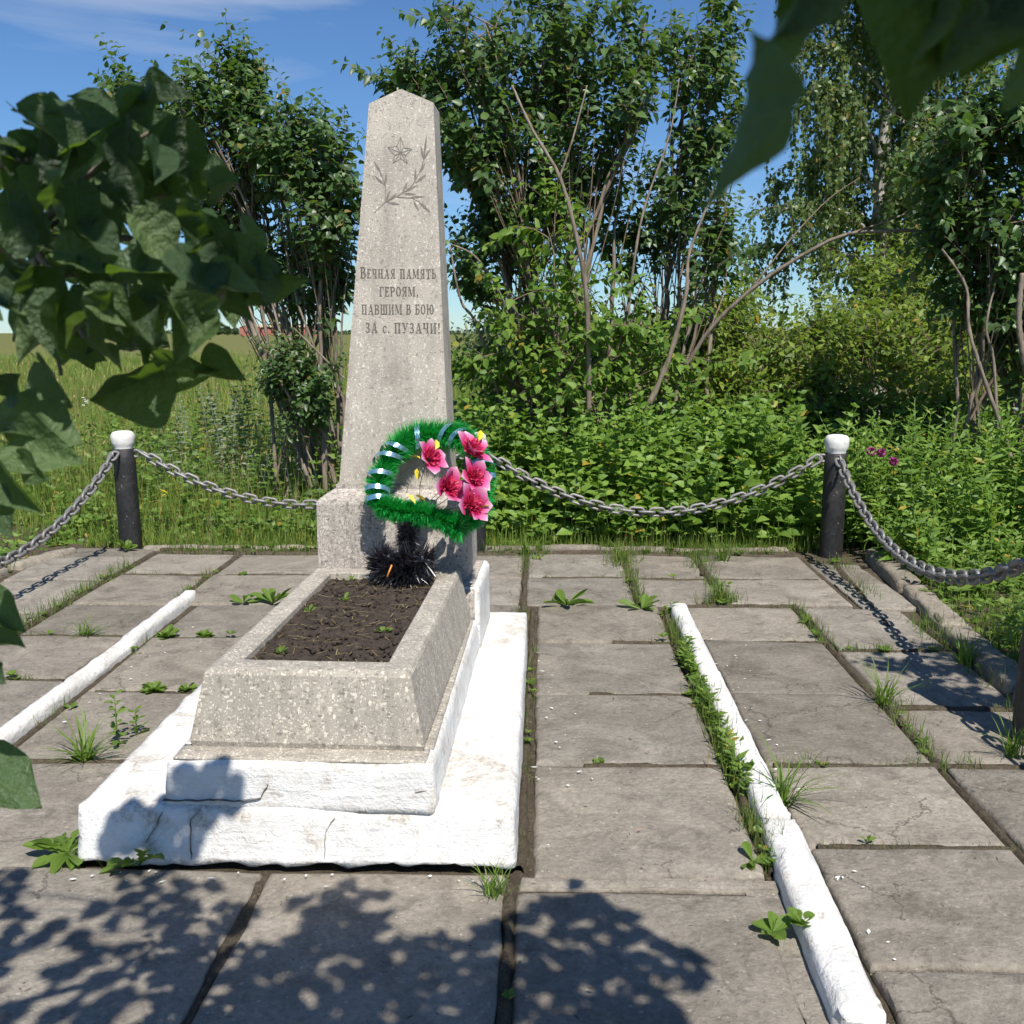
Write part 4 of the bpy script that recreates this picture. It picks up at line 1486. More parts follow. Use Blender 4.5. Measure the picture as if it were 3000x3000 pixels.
def bush(name, label, cat, base, blobs, leaf=(.060, .105), stems_per=1, twigs=40, pairs=7, leaf_mat_=None, bark=None, twig_mat=None, group=None, seed=0,
         stem_r=.022, spread=.45, lt=(LEAF6_V, LEAF6_T), droop=.55, twig_r=.004, hub_low=.55, extra=None):
    """blobs: (centre xyz, radii xyz, density). Stems rise from around base to each blob, twigs fill it, leaves sit in pairs on the twigs."""
    r = np.random.default_rng(seed)
    base = np.array(base, float)
    root = thing(name, label, cat, base, group=group)
    tw = Batch(); lf = Batch()
    for c, rad, dens in blobs:
        c, rad = np.array(c, float) - base, np.array(rad, float)
        paths = []
        for s in range(stems_per):
            a = r.random() * 6.283
            foot = np.array([math.cos(a), math.sin(a), 0]) * spread * math.sqrt(r.random())
            hub = c + rad * r.normal(size=3) * .22 + np.array([0, 0, rad[2] * .15])
            mid = foot * .55 + hub * .45 + np.array([(foot[0] - hub[0]) * .12, 0, hub[2] * (.12 + .1 * r.random())]) + r.normal(size=3) * .07
            P = bez(foot, mid, hub, 16)
            P[1:-1] += r.normal(size=(14, 3)) * .012
            paths.append(P)
            V, T2 = tube(P, np.linspace(stem_r * (.75 + .5 * r.random()), stem_r * .3, 16), 7)
            mobj('stem', trimesh('stem', V, T2, bark or M['lilac_bark'], True), root)
        nt_ = int(twigs * dens)
        for k in range(nt_):
            P = paths[k % len(paths)]
            d = unit(r.normal(size=3))
            end = c + d * rad * (.35 + .65 * r.random() ** .5)
            if end[2] + base[2] < .12: end[2] = .12 - base[2] + .1 * r.random()
            st_ = P[int(5 + r.random() ** .7 * 10.9)]
            L_ = np.linalg.norm(end - st_)
            mid = st_ * .5 + end * .5 + np.array([0, 0, .10 * L_]) + r.normal(size=3) * .07 * L_
            nseg = 7
            Q = bez(st_, mid, end, nseg)
            V, T2 = tube(Q, np.linspace(twig_r * 1.6, twig_r * .45, nseg), 4, False)
            tw.add(V, T2)
            # side shoots with leaf pairs
            t0 = max(.15, 1 - .55 / max(L_, .3))
            for sh in range(1 + int(2.2 * r.random() + L_ * 1.2)):
                tt = t0 + (1 - t0) * r.random() if sh else 1.0
                i = min(int(tt * (nseg - 1)), nseg - 2)
                p0 = Q[i] + (Q[i + 1] - Q[i]) * (tt * (nseg - 1) - i)
                ax = unit(Q[-1] - Q[-3]) if sh == 0 else unit(unit(Q[i + 1] - Q[i]) + r.normal(size=3) * .7 + np.array([0, 0, .45]))
                ln = (.16 + .2 * r.random()) * (leaf[1] / .08)
                if sh == 0: p0 = p0 - ax * ln * .8
                V, T2 = tube([p0, p0 + ax * ln * .5 + r.normal(size=3) * .008, p0 + ax * ln], [twig_r * .6, twig_r * .5, twig_r * .3], 3, False)
                tw.add(V, T2)
                m_ = int(pairs * (.6 + .7 * r.random()))
                f = np.linspace(.08, 1.0, m_)
                pp = p0 + ax * (f * ln)[:, None]
                ph = r.random() * 3.1 + np.arange(m_) * 1.571
                u = unit(np.cross(ax, np.array([.3, .2, 1.0]))); w = np.cross(ax, u)
                side = np.cos(ph)[:, None] * u + np.sin(ph)[:, None] * w
                D = np.concatenate([side, -side]) + ax * .55 + np.array([0, 0, -droop]) * (.4 + 1.1 * r.random((2 * m_, 1))) + r.normal(size=(2 * m_, 3)) * .22
                NN = np.array([0.1, -.35, .9]) + r.normal(size=(2 * m_, 3)) * .4 + d * .2
                X, Yv, Z = frames(D, NN)
                sz = leaf[0] + (leaf[1] - leaf[0]) * r.random(2 * m_) ** .8
                sz *= np.tile(1.05 - .45 * f ** 3, 2)
                lf.inst(lt[0], lt[1], X, Yv, Z, np.concatenate([pp, pp]) + X * .012, sz)
    if tw.n: tag(mobj('twigs', tw.mesh('twigs', twig_mat or M['twig']), root), kind='stuff')
    if lf.n: tag(mobj('crown', lf.mesh('crown', leaf_mat_ or M['lilac']), root), kind='stuff')
    return root


def B(x, y, Y, rx, ry, dens=1.0, rd=None):
    """blob from a measured picture spot: centre, depth and half sizes in picture pixels"""
    c = gy(x, y, Y)
    k = Y / 3000
    return (tuple(c), (rx * k, (rd if rd else (rx + ry) * .5 * k), ry * k), dens)


# left lilac
bush('lilac_bush', 'dark green lilac bush with bare lower stems left of the obelisk', 'bush', gy(930, 1240, 8.7).to_2d().to_3d(),
     [B(430, 420, 8.7, 120, 130, .8), B(560, 330, 8.6, 190, 130, 1.1), B(700, 260, 8.7, 80, 130, .8), B(860, 420, 8.4, 170, 110, 1.2), B(960, 560, 8.3, 130, 170, 1.2), B(700, 560, 8.9, 190, 160, 1.2), B(850, 760, 8.8, 160, 140, 1.0), B(620, 720, 9.1, 160, 120, .8), B(380, 270, 8.8, 50, 50, .3), B(980, 800, 8.5, 60, 120, .6)],
     stems_per=2, twigs=36, seed=21, group='lilac bushes behind the chain')
# low leafy shoots at its foot
bush('leafy_sapling', 'low dark leafy sapling at the foot of the left lilac bush', 'bush', gy(860, 1240, 8.3).to_2d().to_3d(),
     [B(840, 1080, 8.3, 90, 110, 1.0), B(930, 1150, 8.2, 80, 90, .9)], stems_per=2, twigs=40, leaf=(.05, .07), stem_r=.008, seed=22)
# centre lilac clump (several bushes)
bush('lilac_bush', 'tall lilac bush rising right behind the obelisk top', 'bush', gy(1640, 1210, 8.9).to_2d().to_3d(),
     [B(1430, 150, 8.6, 230, 190, 1.5), B(1200, 240, 8.5, 110, 60, .7), B(1660, 110, 8.8, 200, 190, 1.2), B(1880, 120, 8.9, 90, 90, .35), B(1400, 420, 8.4, 130, 130, 1.1), B(1620, 380, 8.7, 180, 140, 1.3), B(1850, 290, 8.6, 130, 90, .7), B(1480, 640, 8.7, 130, 130, 1.1), B(1700, 560, 9.0, 150, 130, .9), B(1360, 760, 8.6, 60, 120, .5)],
     stems_per=2, twigs=34, seed=23, stem_r=.026, group='lilac bushes behind the chain')
bush('lilac_bush', 'slender lilac bush with a tall top touching the upper edge right of centre', 'bush', gy(1960, 1200, 9.3).to_2d().to_3d(),
     [B(2060, 120, 9.2, 120, 150, 1.1), B(2080, 380, 9.3, 140, 120, 1.0), B(2000, 560, 9.3, 160, 120, 1.0), B(2100, 700, 9.2, 130, 120, .9), B(1860, 680, 9.4, 130, 110, .7)],
     stems_per=2, twigs=28, seed=24, group='lilac bushes behind the chain')
bush('lilac_shoots', 'bright young lilac shoots in the middle of the centre clump', 'bush', gy(1640, 1210, 8.3).to_2d().to_3d(),
     [B(1620, 700, 8.3, 140, 160, 1.0), B(1560, 900, 8.2, 150, 140, 1.0), B(1780, 900, 8.3, 150, 140, .9), B(1700, 1080, 8.2, 230, 110, 1.3), B(1450, 1060, 8.3, 110, 130, .8), B(1980, 1040, 8.4, 150, 130, .9)],
     stems_per=2, twigs=15, seed=25, leaf_mat_=M['young'], stem_r=.010, spread=.7)
# right lilac, nearer
bush('lilac_bush', 'large lilac bush reaching in from the right edge above the fence', 'bush', gy(2930, 1470, 7.9).to_2d().to_3d(),
     [B(2860, 420, 7.6, 190, 170, 1.2), B(3010, 620, 7.5, 150, 180, 1.1), B(2780, 640, 7.9, 130, 130, .8), B(2900, 860, 7.8, 160, 120, 1.0), B(3060, 300, 7.6, 150, 200, 1.0), B(3080, 900, 7.8, 130, 200, .9), B(2990, 1330, 7.6, 60, 80, .25)],
     stems_per=2, twigs=38, seed=26, group='lilac bushes behind the chain')

bush('lilac_bush', 'lilac bush outside the right edge, known by its dappled shade on the crumbling kerb', 'bush', (3.6, 2.3, 0),
     [((2.55, 2.75, 2.35), (.35, .45, .3), .5), ((3.1, 2.6, 2.5), (.5, .5, .45), .7)], stems_per=2, twigs=36, seed=27, group='lilac bushes behind the chain')

# arched branch from the centre clump to the right
arch = thing('arched_branch', 'long bare branch arching from the centre bushes across to the right', 'branch', gy(1930, 1215, 8.6))
P = np.array([gy(x, y, Y) - arch.location for x, y, Y in ((1925, 1215, 8.6), (1990, 1110, 8.5), (2080, 965, 8.4), (2200, 850, 8.3), (2330, 760, 8.2), (2470, 690, 8.1), (2600, 677, 8.0), (2720, 680, 8.0), (2840, 720, 7.9))])
V, T2 = tube(smooth_path(P, 40), np.linspace(.020, .009, 40), 8)
mobj('limb', trimesh('limb', V, T2, M['lilac_bark'], True), arch)
for pts in ([(2200, 850, 8.3), (2300, 720, 8.3), (2420, 590, 8.4), (2520, 520, 8.4)], [(2470, 690, 8.1), (2620, 640, 8.0), (2700, 600, 8.0)], [(2080, 965, 8.4), (2120, 860, 8.5), (2130, 780, 8.5)]):
    q = smooth_path(np.array([gy(*p) - arch.location for p in pts]), 14)
    V, T2 = tube(q, np.linspace(.008, .003, 14), 5)
    mobj('twig', trimesh('twig', V, T2, M['twig'], True), arch)


def bare_stem(root, pts, r0, r1):
    q = smooth_path(np.array([gy(*p) - root.location for p in pts]), 26)
    V, T2 = tube(q, np.linspace(r0, r1, 26) * .8, 7)
    mobj('stem', trimesh('stem', V, T2, M['lilac_bark'], True), root)


# leaning stems that show clearly in front of the foliage
ls = thing('leaning_stems', 'pale leaning lilac stems forking upward in front of the centre foliage', 'bush', gy(1720, 1230, 8.2))
for pts, a, b in (([(1725, 1235, 8.2), (1720, 900, 8.0), (1690, 700, 7.9), (1640, 520, 7.9), (1560, 380, 7.9), (1500, 250, 8.0)], .028, .010),
                  ([(1890, 1210, 8.3), (1960, 1050, 8.3), (2010, 860, 8.3), (2020, 740, 8.4), (2090, 560, 8.5)], .032, .010),
                  ([(1760, 1230, 8.4), (1830, 950, 8.4), (1880, 640, 8.4), (1960, 400, 8.5), (1990, 230, 8.6)], .018, .006),
                  ([(1640, 520, 7.9), (1680, 400, 7.9), (1720, 250, 8.0)], .012, .005),
                  ([(1480, 1220, 8.5), (1400, 960, 8.3), (1350, 880, 8.2), (1318, 720, 8.2)], .020, .008),
                  ([(1560, 1220, 8.5), (1480, 900, 8.3), (1400, 760, 8.2), (1320, 715, 8.15)], .018, .007)):
    bare_stem(ls, pts, a, b)
ls = thing('leaning_stems', 'dark crooked bare stems at the far right behind the paving', 'bush', gy(2975, 1490, 7.3))
for pts, a, b in (([(2990, 1470, 7.3), (2950, 1300, 7.3), (2890, 1130, 7.3), (2840, 970, 7.3), (2830, 840, 7.4), (2760, 730, 7.4)], .024, .010),
                  ([(2935, 1400, 7.4), (2920, 1200, 7.4), (2910, 1050, 7.4), (2890, 950, 7.4), (2930, 780, 7.5)], .018, .008),
                  ([(3010, 1100, 7.3), (2985, 950, 7.3), (2995, 800, 7.3)], .030, .022)):
    bare_stem(ls, pts, a, b)
ls = thing('leaning_stems', 'thin bare lilac stems fanning out under the left bush', 'bush', gy(960, 1290, 8.3))
for pts, a, b in (([(960, 1290, 8.3), (880, 1130, 8.3), (830, 1010, 8.3), (800, 900, 8.4), (690, 560, 8.6)], .024, .008),
                  ([(900, 1240, 8.2), (800, 1080, 8.2), (740, 930, 8.3), (720, 860, 8.4)], .020, .010),
                  ([(980, 1290, 8.4), (930, 1050, 8.4), (870, 880, 8.4), (830, 700, 8.5)], .018, .006),
                  ([(1010, 1110, 8.2), (930, 1030, 8.2), (860, 960, 8.2)], .012, .006),
                  ([(1000, 1250, 8.4), (1000, 1000, 8.4), (1010, 860, 8.4), (1040, 700, 8.5)], .014, .005),
                  ([(950, 1280, 8.5), (900, 1000, 8.5), (890, 800, 8.5)], .012, .005)):
    bare_stem(ls, pts, a, b)


# birch
def birch():
    base = gy(2560, 1120, 17.0).to_2d().to_3d()
    root = thing('birch_tree', 'weeping birch with long hanging leafy strands behind the right shrubs', 'tree', base)
    b0 = np.array(base)
    r = np.random.default_rng(31)
    trunk = np.array([(0, 0, 0), (.05, 0, 2), (-.05, .1, 4), (.1, 0, 6.5), (0, .1, 9), (.1, 0, 11)])
    TP = smooth_path(trunk, 40)
    V, T2 = tube(TP, np.linspace(.16, .03, 40), 10)
    mobj('trunk', trimesh('trunk', V, T2, M['birch_bark'], True), root)
    tw, lf = Batch(), Batch()
    for k in range(44):
        h = 2.4 + 7.4 * (k / 43) ** .9
        p0 = TP[int(h / 11 * 39)]
        a = k * 2.4 + r.random()
        reach = (2.9 - .14 * h) * (.5 + .6 * r.random())
        d = np.array([math.cos(a), math.sin(a) * .8, 0])
        end = p0 + d * reach + np.array([0, 0, .5 + .5 * r.random()])
        Q = bez(p0, p0 + d * reach * .4 + np.array([0, 0, .9]), end, 10)
        V, T2 = tube(Q, np.linspace(.035, .010, 10), 6)
        o = mobj('limb', trimesh('limb', V, T2, M['birch_bark'], True), root)
        for s in range(24):
            i = r.random() ** .6 * 8.99
            st_ = Q[int(i)] + (Q[int(i) + 1] - Q[int(i)]) * (i % 1)
            ln = (.7 + 1.3 * r.random()) * (1.0 if h > 4 else .75)
            out = d * .35 * r.random() + r.normal(size=3) * .22
            out[2] = .12
            bot = st_ + out + np.array([0, 0, -ln])
            if bot[2] < 1.35: bot[2] = 1.35 + .3 * r.random()
            S = bez(st_, st_ + out * 1.2 + np.array([0, 0, .05]), bot, 8)
            V, T2 = tube(S, np.linspace(.006, .002, 8), 3, False)
            tw.add(V, T2)
            n = int(64 * ln)
            f = r.random(n) ** .8 * 6.99
            ii = f.astype(int)
            pp = S[ii] + (S[ii + 1] - S[ii]) * (f - ii)[:, None] + r.normal(size=(n, 3)) * .035
            D = r.normal(size=(n, 3)) * .6 + np.array([0, 0, -.8])
            X, Yv, Z = frames(D, r.normal(size=(n, 3)) + np.array([0, -.3, .5]))
            lf.inst(LEAF2_V, LEAF2_T, X, Yv, Z, pp, .070 + .035 * r.random(n))
    tag(mobj('twigs', tw.mesh('twigs', M['twig']), root), kind='stuff')
    tag(mobj('crown', lf.mesh('crown', M['birch']), root), kind='stuff')


birch()

# far green shrubs on the right
SHR = [('round bright green shrub just behind the centre right lilac stems', (2030, 1190, 9.9), [B(1960, 1000, 9.9, 190, 120, 1.1), B(2120, 940, 10.2, 160, 120, 1.0), B(2060, 1130, 9.5, 210, 100, 1.0)]),
       ('broad leafy shrub standing straight behind the right back post', (2420, 1230, 9.6), [B(2300, 1070, 9.6, 190, 130, 1.1), B(2470, 990, 10.0, 190, 120, 1.0), B(2420, 1170, 9.2, 220, 100, .9)]),
       ('tall yellowish shrub under the end of the arched branch', (2640, 1230, 11.0), [B(2600, 860, 11.2, 190, 150, 1.3), B(2730, 980, 10.8, 190, 150, 1.2), B(2560, 1010, 10.6, 140, 110, .8)]),
       ('shrub filling the gap between the dark crooked stems at the right', (2860, 1250, 9.6), [B(2860, 1050, 9.6, 210, 140, 1.1), B(2960, 920, 10.0, 170, 140, 1.0), B(2760, 1170, 9.0, 180, 90, .8), B(2980, 1200, 9.0, 150, 90, .7)]),
       ('dark shrub in the deep shade behind the centre lilac clump', (1560, 1200, 11.5), [B(1480, 1060, 11.5, 200, 130, 1.0), B(1720, 1060, 11.8, 220, 140, 1.0), B(1600, 900, 12, 180, 110, .6)])]
for k, (lab, (x, y, Y), bl) in enumerate(SHR):
    bush('shrub', lab, 'shrub', gy(x, y, Y).to_2d().to_3d(), bl, leaf=(.065, .125), stems_per=3, twigs=84, pairs=6, leaf_mat_=M['shrub'] if k != 4 else M['lilac'], stem_r=.012, seed=40 + k, lt=(LEAFN_V * np.array([1, 1.35, 1]), LEAFN_T), droop=.35, spread=.6, twig_r=.003, group='leafy shrubs behind the fence on the right')


# ------------------------------------------------------------------ herb layer behind the fence (stuff)
def herbs(name, label, region, n, h, leaf, mat, seed, lt=(LEAF6_V, LEAF6_T), step=.07, droop=.25):
    r = np.random.default_rng(seed)
    lf = Batch()
    x0, x1, y0, y1 = region
    X0 = x0 + (x1 - x0) * r.random(n); Y0 = y0 + (y1 - y0) * r.random(n) ** 1.15
    for x, y in zip(X0, Y0):
        if any((x - p[0]) ** 2 + (y - p[1]) ** 2 < .30 ** 2 or (abs(x - p[0]) < .28 and p[1] - 1.2 < y < p[1]) for p in (PL, PM, PR, PN)): continue
        hh = (h[0] + (h[1] - h[0]) * r.random()) * min(1, .45 + (y - y0) / .9)
        hh *= np.clip(1 + .75 * float(vnoise(np.array([x, y, seed * .37]), 1.15, 2)) + .3 * float(vnoise(np.array([x, y, seed * .37]), 3.1, 5)), .35, 1.22)
        lean = r.normal(size=2) * .12
        m_ = max(2, int(hh / step))
        f = np.linspace(.15, 1, m_)
        P = np.stack([x + lean[0] * f * hh * 2, y + lean[1] * f * hh * 2 - .03 * f, -.04 + f * hh], 1)
        ph = r.random() * 3 + np.arange(m_) * 1.571 + r.normal(size=m_) * .2
        S = np.stack([np.cos(ph), np.sin(ph), np.zeros(m_)], 1)
        D = np.concatenate([S, -S]) + np.array([0, 0, .25]) + r.normal(size=(2 * m_, 3)) * .15 + np.tile((f[:, None] ** 3) * np.array([0, 0, .7]), (2, 1))
        D[:, 2] -= droop
        Xa, Ya, Za = frames(D, np.array([.12, -.45, .85]) + r.normal(size=(2 * m_, 3)) * .3)
        sz = (leaf[0] + (leaf[1] - leaf[0]) * r.random(2 * m_)) * np.tile(1.0 - .5 * f ** 4, 2)
        lf.inst(lt[0], lt[1], Xa, Ya, Za, np.concatenate([P, P]), sz)
        # stalk
        s = .0025
        lf.add([P[0] + [s, 0, -.1], P[0] + [-s, 0, -.1], P[-1] + [-s, 0, 0], P[-1] + [s, 0, 0]], [(0, 1, 2), (0, 2, 3)])
    return tag(mobj(name, lf.mesh(name, mat)), label, 'plants', kind='stuff')


herbs('nettle_thicket', 'dense bright green leafy herbs behind the back chain', (-.75, 1.95, 7.22, 8.9), 1000, (.40, .90), (.085, .14), M['herb'], 51)
herbs('nettle_thicket', 'taller leafy herbs in front of the centre bushes', (-.9, 5.2, 8.6, 11.5), 520, (.4, .95), (.08, .14), M['herb'], 52)
herbs('nettle_thicket', 'narrow leaved green herbs right of the right back post', (2.1, 5.0, 6.2, 9.0), 1200, (.35, .85), (.09, .14), M['herb'], 53, (LEAFN_V, LEAFN_T), .055, .1)
herbs('nettle_thicket', 'low shaded herbs beyond the crumbling right kerb', (2.2, 3.6, 3.6, 6.6), 520, (.12, .38), (.07, .11), M['weed'], 54, (LEAFN_V, LEAFN_T), .05, .1)
herbs('nettle_thicket', 'leafy weeds round the left post and along the back kerb', (-3.7, -.8, 7.18, 7.9), 420, (.12, .40), (.06, .10), M['weed'], 55)
herbs('nettle_thicket', 'low weeds beyond the left edge of the paving', (-5.2, -3.4, 5.4, 7.4), 420, (.1, .32), (.06, .09), M['weed'], 56)
herbs('meadow_weeds', 'leafy weeds mixed into the meadow grass on the left', (-5.0, -1.3, 7.9, 11.0), 260, (.35, .85), (.06, .11), M['weed'], 58, (LEAFN_V * np.array([1, 1.5, 1]), LEAFN_T), .06, .15)
herbs('wormwood', 'silvery wormwood stalks among the grass left of the lilac', (-3.4, -1.5, 8.4, 9.8), 45, (.8, 1.15), (.05, .08), M['silver'], 57, (LEAFN_V, LEAFN_T), .05, .2)


def grass(name, label, pts, hts, width, mat, seed, bend=.6, kind='stuff', parent=None):
    r = np.random.default_rng(seed)
    n = len(pts)
    a = r.random(n) * 6.283
    D = np.stack([np.cos(a) * bend * r.random(n), np.sin(a) * bend * r.random(n), np.ones(n)], 1)
    Nn = np.stack([np.cos(a), np.sin(a), np.full(n, .2)], 1)
    X, Yv, Z = frames(D, Nn)
    b = Batch()
    b.inst(BLADE_V, BLADE_T, X, Yv, Z, pts, np.stack([hts, width * (np.ones(n)), hts * (1 + r.random(n) * 1.5)], 1))
    o = mobj(name, b.mesh(name, mat), parent)
    if label: tag(o, label, 'grass', kind=kind)
    else: tag(o, kind=kind)
    return o


r = np.random.default_rng(61)
# tall meadow grass on the left, thinning with distance
n = 56000
Yd = 7.3 * np.exp(r.random(n) * math.log(60 / 7.3))
lo, hi = -.85 * Yd - 1.0, np.where(Yd < 11, -.10 * Yd, -.02 * Yd)
Xd = lo + (hi - lo) * r.random(n)
keep = ~((Yd < 7.6) & (Xd > -1.0))
Xd, Yd = Xd[keep], Yd[keep]
ht = (.22 + .34 * r.random(len(Xd))) * np.clip(.5 + (Yd - 7.2) / 1.6, .5, 1.15) * (1 + .35 * vnoise(np.stack([Xd, Yd, 0 * Xd], 1), .8, 3))
grass('meadow_grass', 'tall yellow green meadow grass behind the left chain', np.stack([Xd, Yd, np.full(len(Xd), -.05)], 1), ht, .0055 * np.clip(Yd / 8, 1, 5), M['grass'], 62)
n = 2600
Yd = 8.0 * np.exp(r.random(n) * math.log(40 / 8.0))
Xd = -.60 * Yd + (.50 * Yd) * r.random(n)
pts = np.stack([Xd, Yd, np.full(n, -.05)], 1)
hh = .55 + .35 * r.random(n)
grass('seed_stalks', 'dry beige seed stalks standing above the meadow grass', pts, hh, .0026 * np.clip(Yd / 8, 1, 4), M['dry'], 63, .35)
b_ = Batch()
D = r.normal(size=(n, 3)) * .5 + np.array([0, 0, 1]); X, Yv, Z = frames(D, r.normal(size=(n, 3)))
b_.inst(LEAF2_V, LEAF2_T, X, Yv, Z, pts + np.array([0, 0, 1]) * hh[:, None] * .85, np.stack([.06 + 0 * hh, .022 * np.clip(Yd / 10, 1, 3), .03 + 0 * hh], 1))
tag(mobj('seed_heads', b_.mesh('seed_heads', M['dry'])), 'beige seed heads over the meadow grass', 'grass', kind='stuff')
# grass fringe along the back kerb and right side
n = 5200
xx = -3.3 + 5.4 * r.random(n); yy = 7.10 + .28 * r.random(n) ** 1.4
grass('kerb_grass', 'ragged grass fringe along the back kerb', np.stack([xx, yy, np.full(n, -.04)], 1), .06 + .16 * r.random(n) ** 2, np.full(n, .006), M['grass'], 64, .9)
n = 1500
yy = 3.4 + 3.6 * r.random(n); xx = 2.0 + .075 * (yy - 3.7) + (.02 + .4 * r.random(n))
grass('kerb_grass', 'patchy grass along the crumbling right kerb', np.stack([xx, yy, np.full(n, -.04)], 1), .06 + .13 * r.random(n) ** 2, np.full(n, .006), M['joint_grass'], 65, .9)

# ------------------------------------------------------------------ grass and weeds in the joints (stuff)
def line_pts(a, b, n, wob, r):
    t = r.random(n)
    # clump along the joint
    k = vnoise(np.stack([t * 9, t * 0 + a[0] * 3.1, t * 0 + a[1] * 1.7], 1), 1.0, 4)
    t = t[k > -.02]
    P = np.stack([a[0] + (b[0] - a[0]) * t, a[1] + (b[1] - a[1]) * t, np.full(len(t), -.03)], 1)
    P[:, :2] += r.normal(size=(len(t), 2)) * wob
    return P


J = [((.15, 3.41), (.64, 3.41), 70, .010, .05), ((.2, 4.13), (.64, 4.13), 90, .012, .05), ((.35, 4.89), (.64, 4.89), 60, .012, .06), ((-1.9, 4.1), (-1.4, 4.1), 60, .012, .04), ((-1.9, 3.39), (-1.4, 3.39), 40, .010, .05), ((-1.9, 4.87), (-1.4, 4.87), 50, .010, .04), ((-.083, 1.3), (-.083, 2.6), 14, .006, .03), ((-.78, 1.3), (-.78, 2.6), 8, .005, .02), ((-2.69, 3.6), (-2.70, 6.9), 900, .022, .11), ((-2.09, 5.6), (-2.10, 6.8), 260, .02, .08), ((-1.94, 2.6), (-1.95, 5.2), 420, .02, .07), ((1.40, 2.2), (1.40, 5.6), 900, .020, .10),
     ((.66, 2.7), (.67, 5.4), 1300, .022, .12), ((-.06, 2.7), (-.055, 5.5), 420, .012, .06), ((.545, 5.6), (.55, 6.9), 420, .02, .12), ((1.035, 5.6), (1.04, 6.9), 500, .03, .11),
     ((-.11, 5.0), (-.11, 6.9), 320, .02, .10), ((1.80, 5.2), (1.95, 6.8), 420, .05, .10), ((1.98, 3.5), (2.0, 5.3), 520, .05, .14), ((.82, 3.44), (1.4, 3.44), 200, .012, .07), ((.82, 2.85), (1.4, 2.85), 150, .012, .05),
     ((1.42, 4.78), (2.0, 4.78), 260, .014, .07), ((1.42, 4.02), (2.0, 4.02), 260, .02, .09), ((1.42, 3.45), (2.0, 3.45), 160, .015, .07), ((.6, 6.2), (1.0, 6.2), 130, .012, .06), ((.0, 6.23), (.5, 6.23), 100, .012, .06),
     ((-2.66, 4.24), (-2.1, 4.24), 260, .012, .06), ((-2.66, 4.9), (-2.1, 4.9), 110, .012, .05), ((-2.66, 6.23), (-2.1, 6.23), 90, .012, .06), ((-2.0, 6.23), (-1.1, 6.23), 150, .012, .06), ((-1.3, 6.86), (-.2, 6.86), 200, .03, .1),
     ((-2.6, 6.9), (1.8, 6.92), 900, .03, .09), ((-2.7, 7.0), (1.7, 7.0), 1500, .03, .13), ((-.1, 6.55), (.0, 6.9), 200, .04, .14), ((.5, 6.55), (.6, 6.95), 260, .05, .16), ((1.0, 6.3), (1.1, 6.95), 300, .05, .15), ((.9, 5.62), (1.1, 5.7), 220, .04, .12), ((-1.34, 2.7), (-1.36, 4.8), 160, .012, .05), ((1.05, 6.2), (1.7, 6.2), 60, .012, .05), ((.8, 5.58), (1.4, 5.58), 90, .012, .05), ((.8, 4.9), (1.4, 4.9), 40, .01, .05), ((-1.3, 4.85), (-.2, 4.86), 200, .02, .08)]
r = np.random.default_rng(71)
PP, HH = [], []
for a, b, n, wob, h in J:
    p = line_pts(a, b, int(n * 1.7), wob, r)
    PP.append(p); HH.append(h * (.28 + .9 * r.random(len(p)) ** 1.8))
PP, HH = np.concatenate(PP), np.concatenate(HH)
grass('joint_grass', 'short grass growing in the joints between the slabs', PP, HH, np.full(len(PP), .0042), M['joint_grass'], 72, 1.0)
# broad leaved seedlings in the same joints
b_ = Batch()
for a, b, n, wob, h in J:
    m_ = max(2, int(n / 45))
    p = line_pts(a, b, m_, wob, r)
    for q in p:
        k = r.integers(4, 9)
        ph = np.arange(k) * 2.4 + r.random()
        D = np.stack([np.cos(ph), np.sin(ph), .35 + .5 * r.random(k)], 1)
        X, Yv, Z = frames(D, np.array([0, 0, 1.0]) + r.normal(size=(k, 3)) * .2)
        b_.inst(LEAFR[0], LEAFR[1], X, Yv, Z, np.repeat(q[None] + [0, 0, .02 + .03 * r.random()], k, 0), (.018 + .022 * r.random()) * (.7 + .5 * r.random(k)))
tag(mobj('joint_weeds', b_.mesh('joint_weeds', M['weed'])), 'small broad leaved seedlings scattered along the slab joints', 'weeds', kind='stuff')
# soil spilled out of the joints
b_ = Batch()
for ji, (a, b, n, wob, h) in enumerate(J):
    a2, b2 = np.array(a), np.array(b)
    Lj = np.linalg.norm(b2 - a2)
    m_ = int(Lj / .025) + 2
    t = np.linspace(0, 1, m_)
    c = a2 + (b2 - a2) * t[:, None]
    nrm_ = np.array([-(b2 - a2)[1], (b2 - a2)[0]]) / Lj
    P3 = np.concatenate([c * 3, np.full((m_, 1), ji * 1.7)], 1)
    wl = .012 + .030 * np.clip(fbm(P3, 2.2, 1) + .25, 0, 1)
    wr_ = .012 + .030 * np.clip(fbm(P3, 2.2, 4) + .25, 0, 1)
    hz = -.004 + .012 * np.clip(fbm(P3, 3.0, 7) + .3, -.3, 1)
    V = []
    for k in range(m_):
        for off, zz in ((-wl[k], -.022), (-wl[k] * .55, hz[k] * .7), (0, hz[k] + .003), (wr_[k] * .55, hz[k] * .7), (wr_[k], -.022)):
            q = c[k] + nrm_ * off
            V.append((q[0], q[1], zz + random.uniform(-.002, .002)))
    T2 = []
    for k in range(m_ - 1):
        for e in range(4):
            p0 = k * 5 + e
            T2 += [(p0, p0 + 1, p0 + 6), (p0, p0 + 6, p0 + 5)]
    b_.add(V, T2)
tag(mobj('joint_soil', b_.mesh('joint_soil', M['soil'])), 'dry soil spilling out of the slab joints', 'soil', kind='stuff')
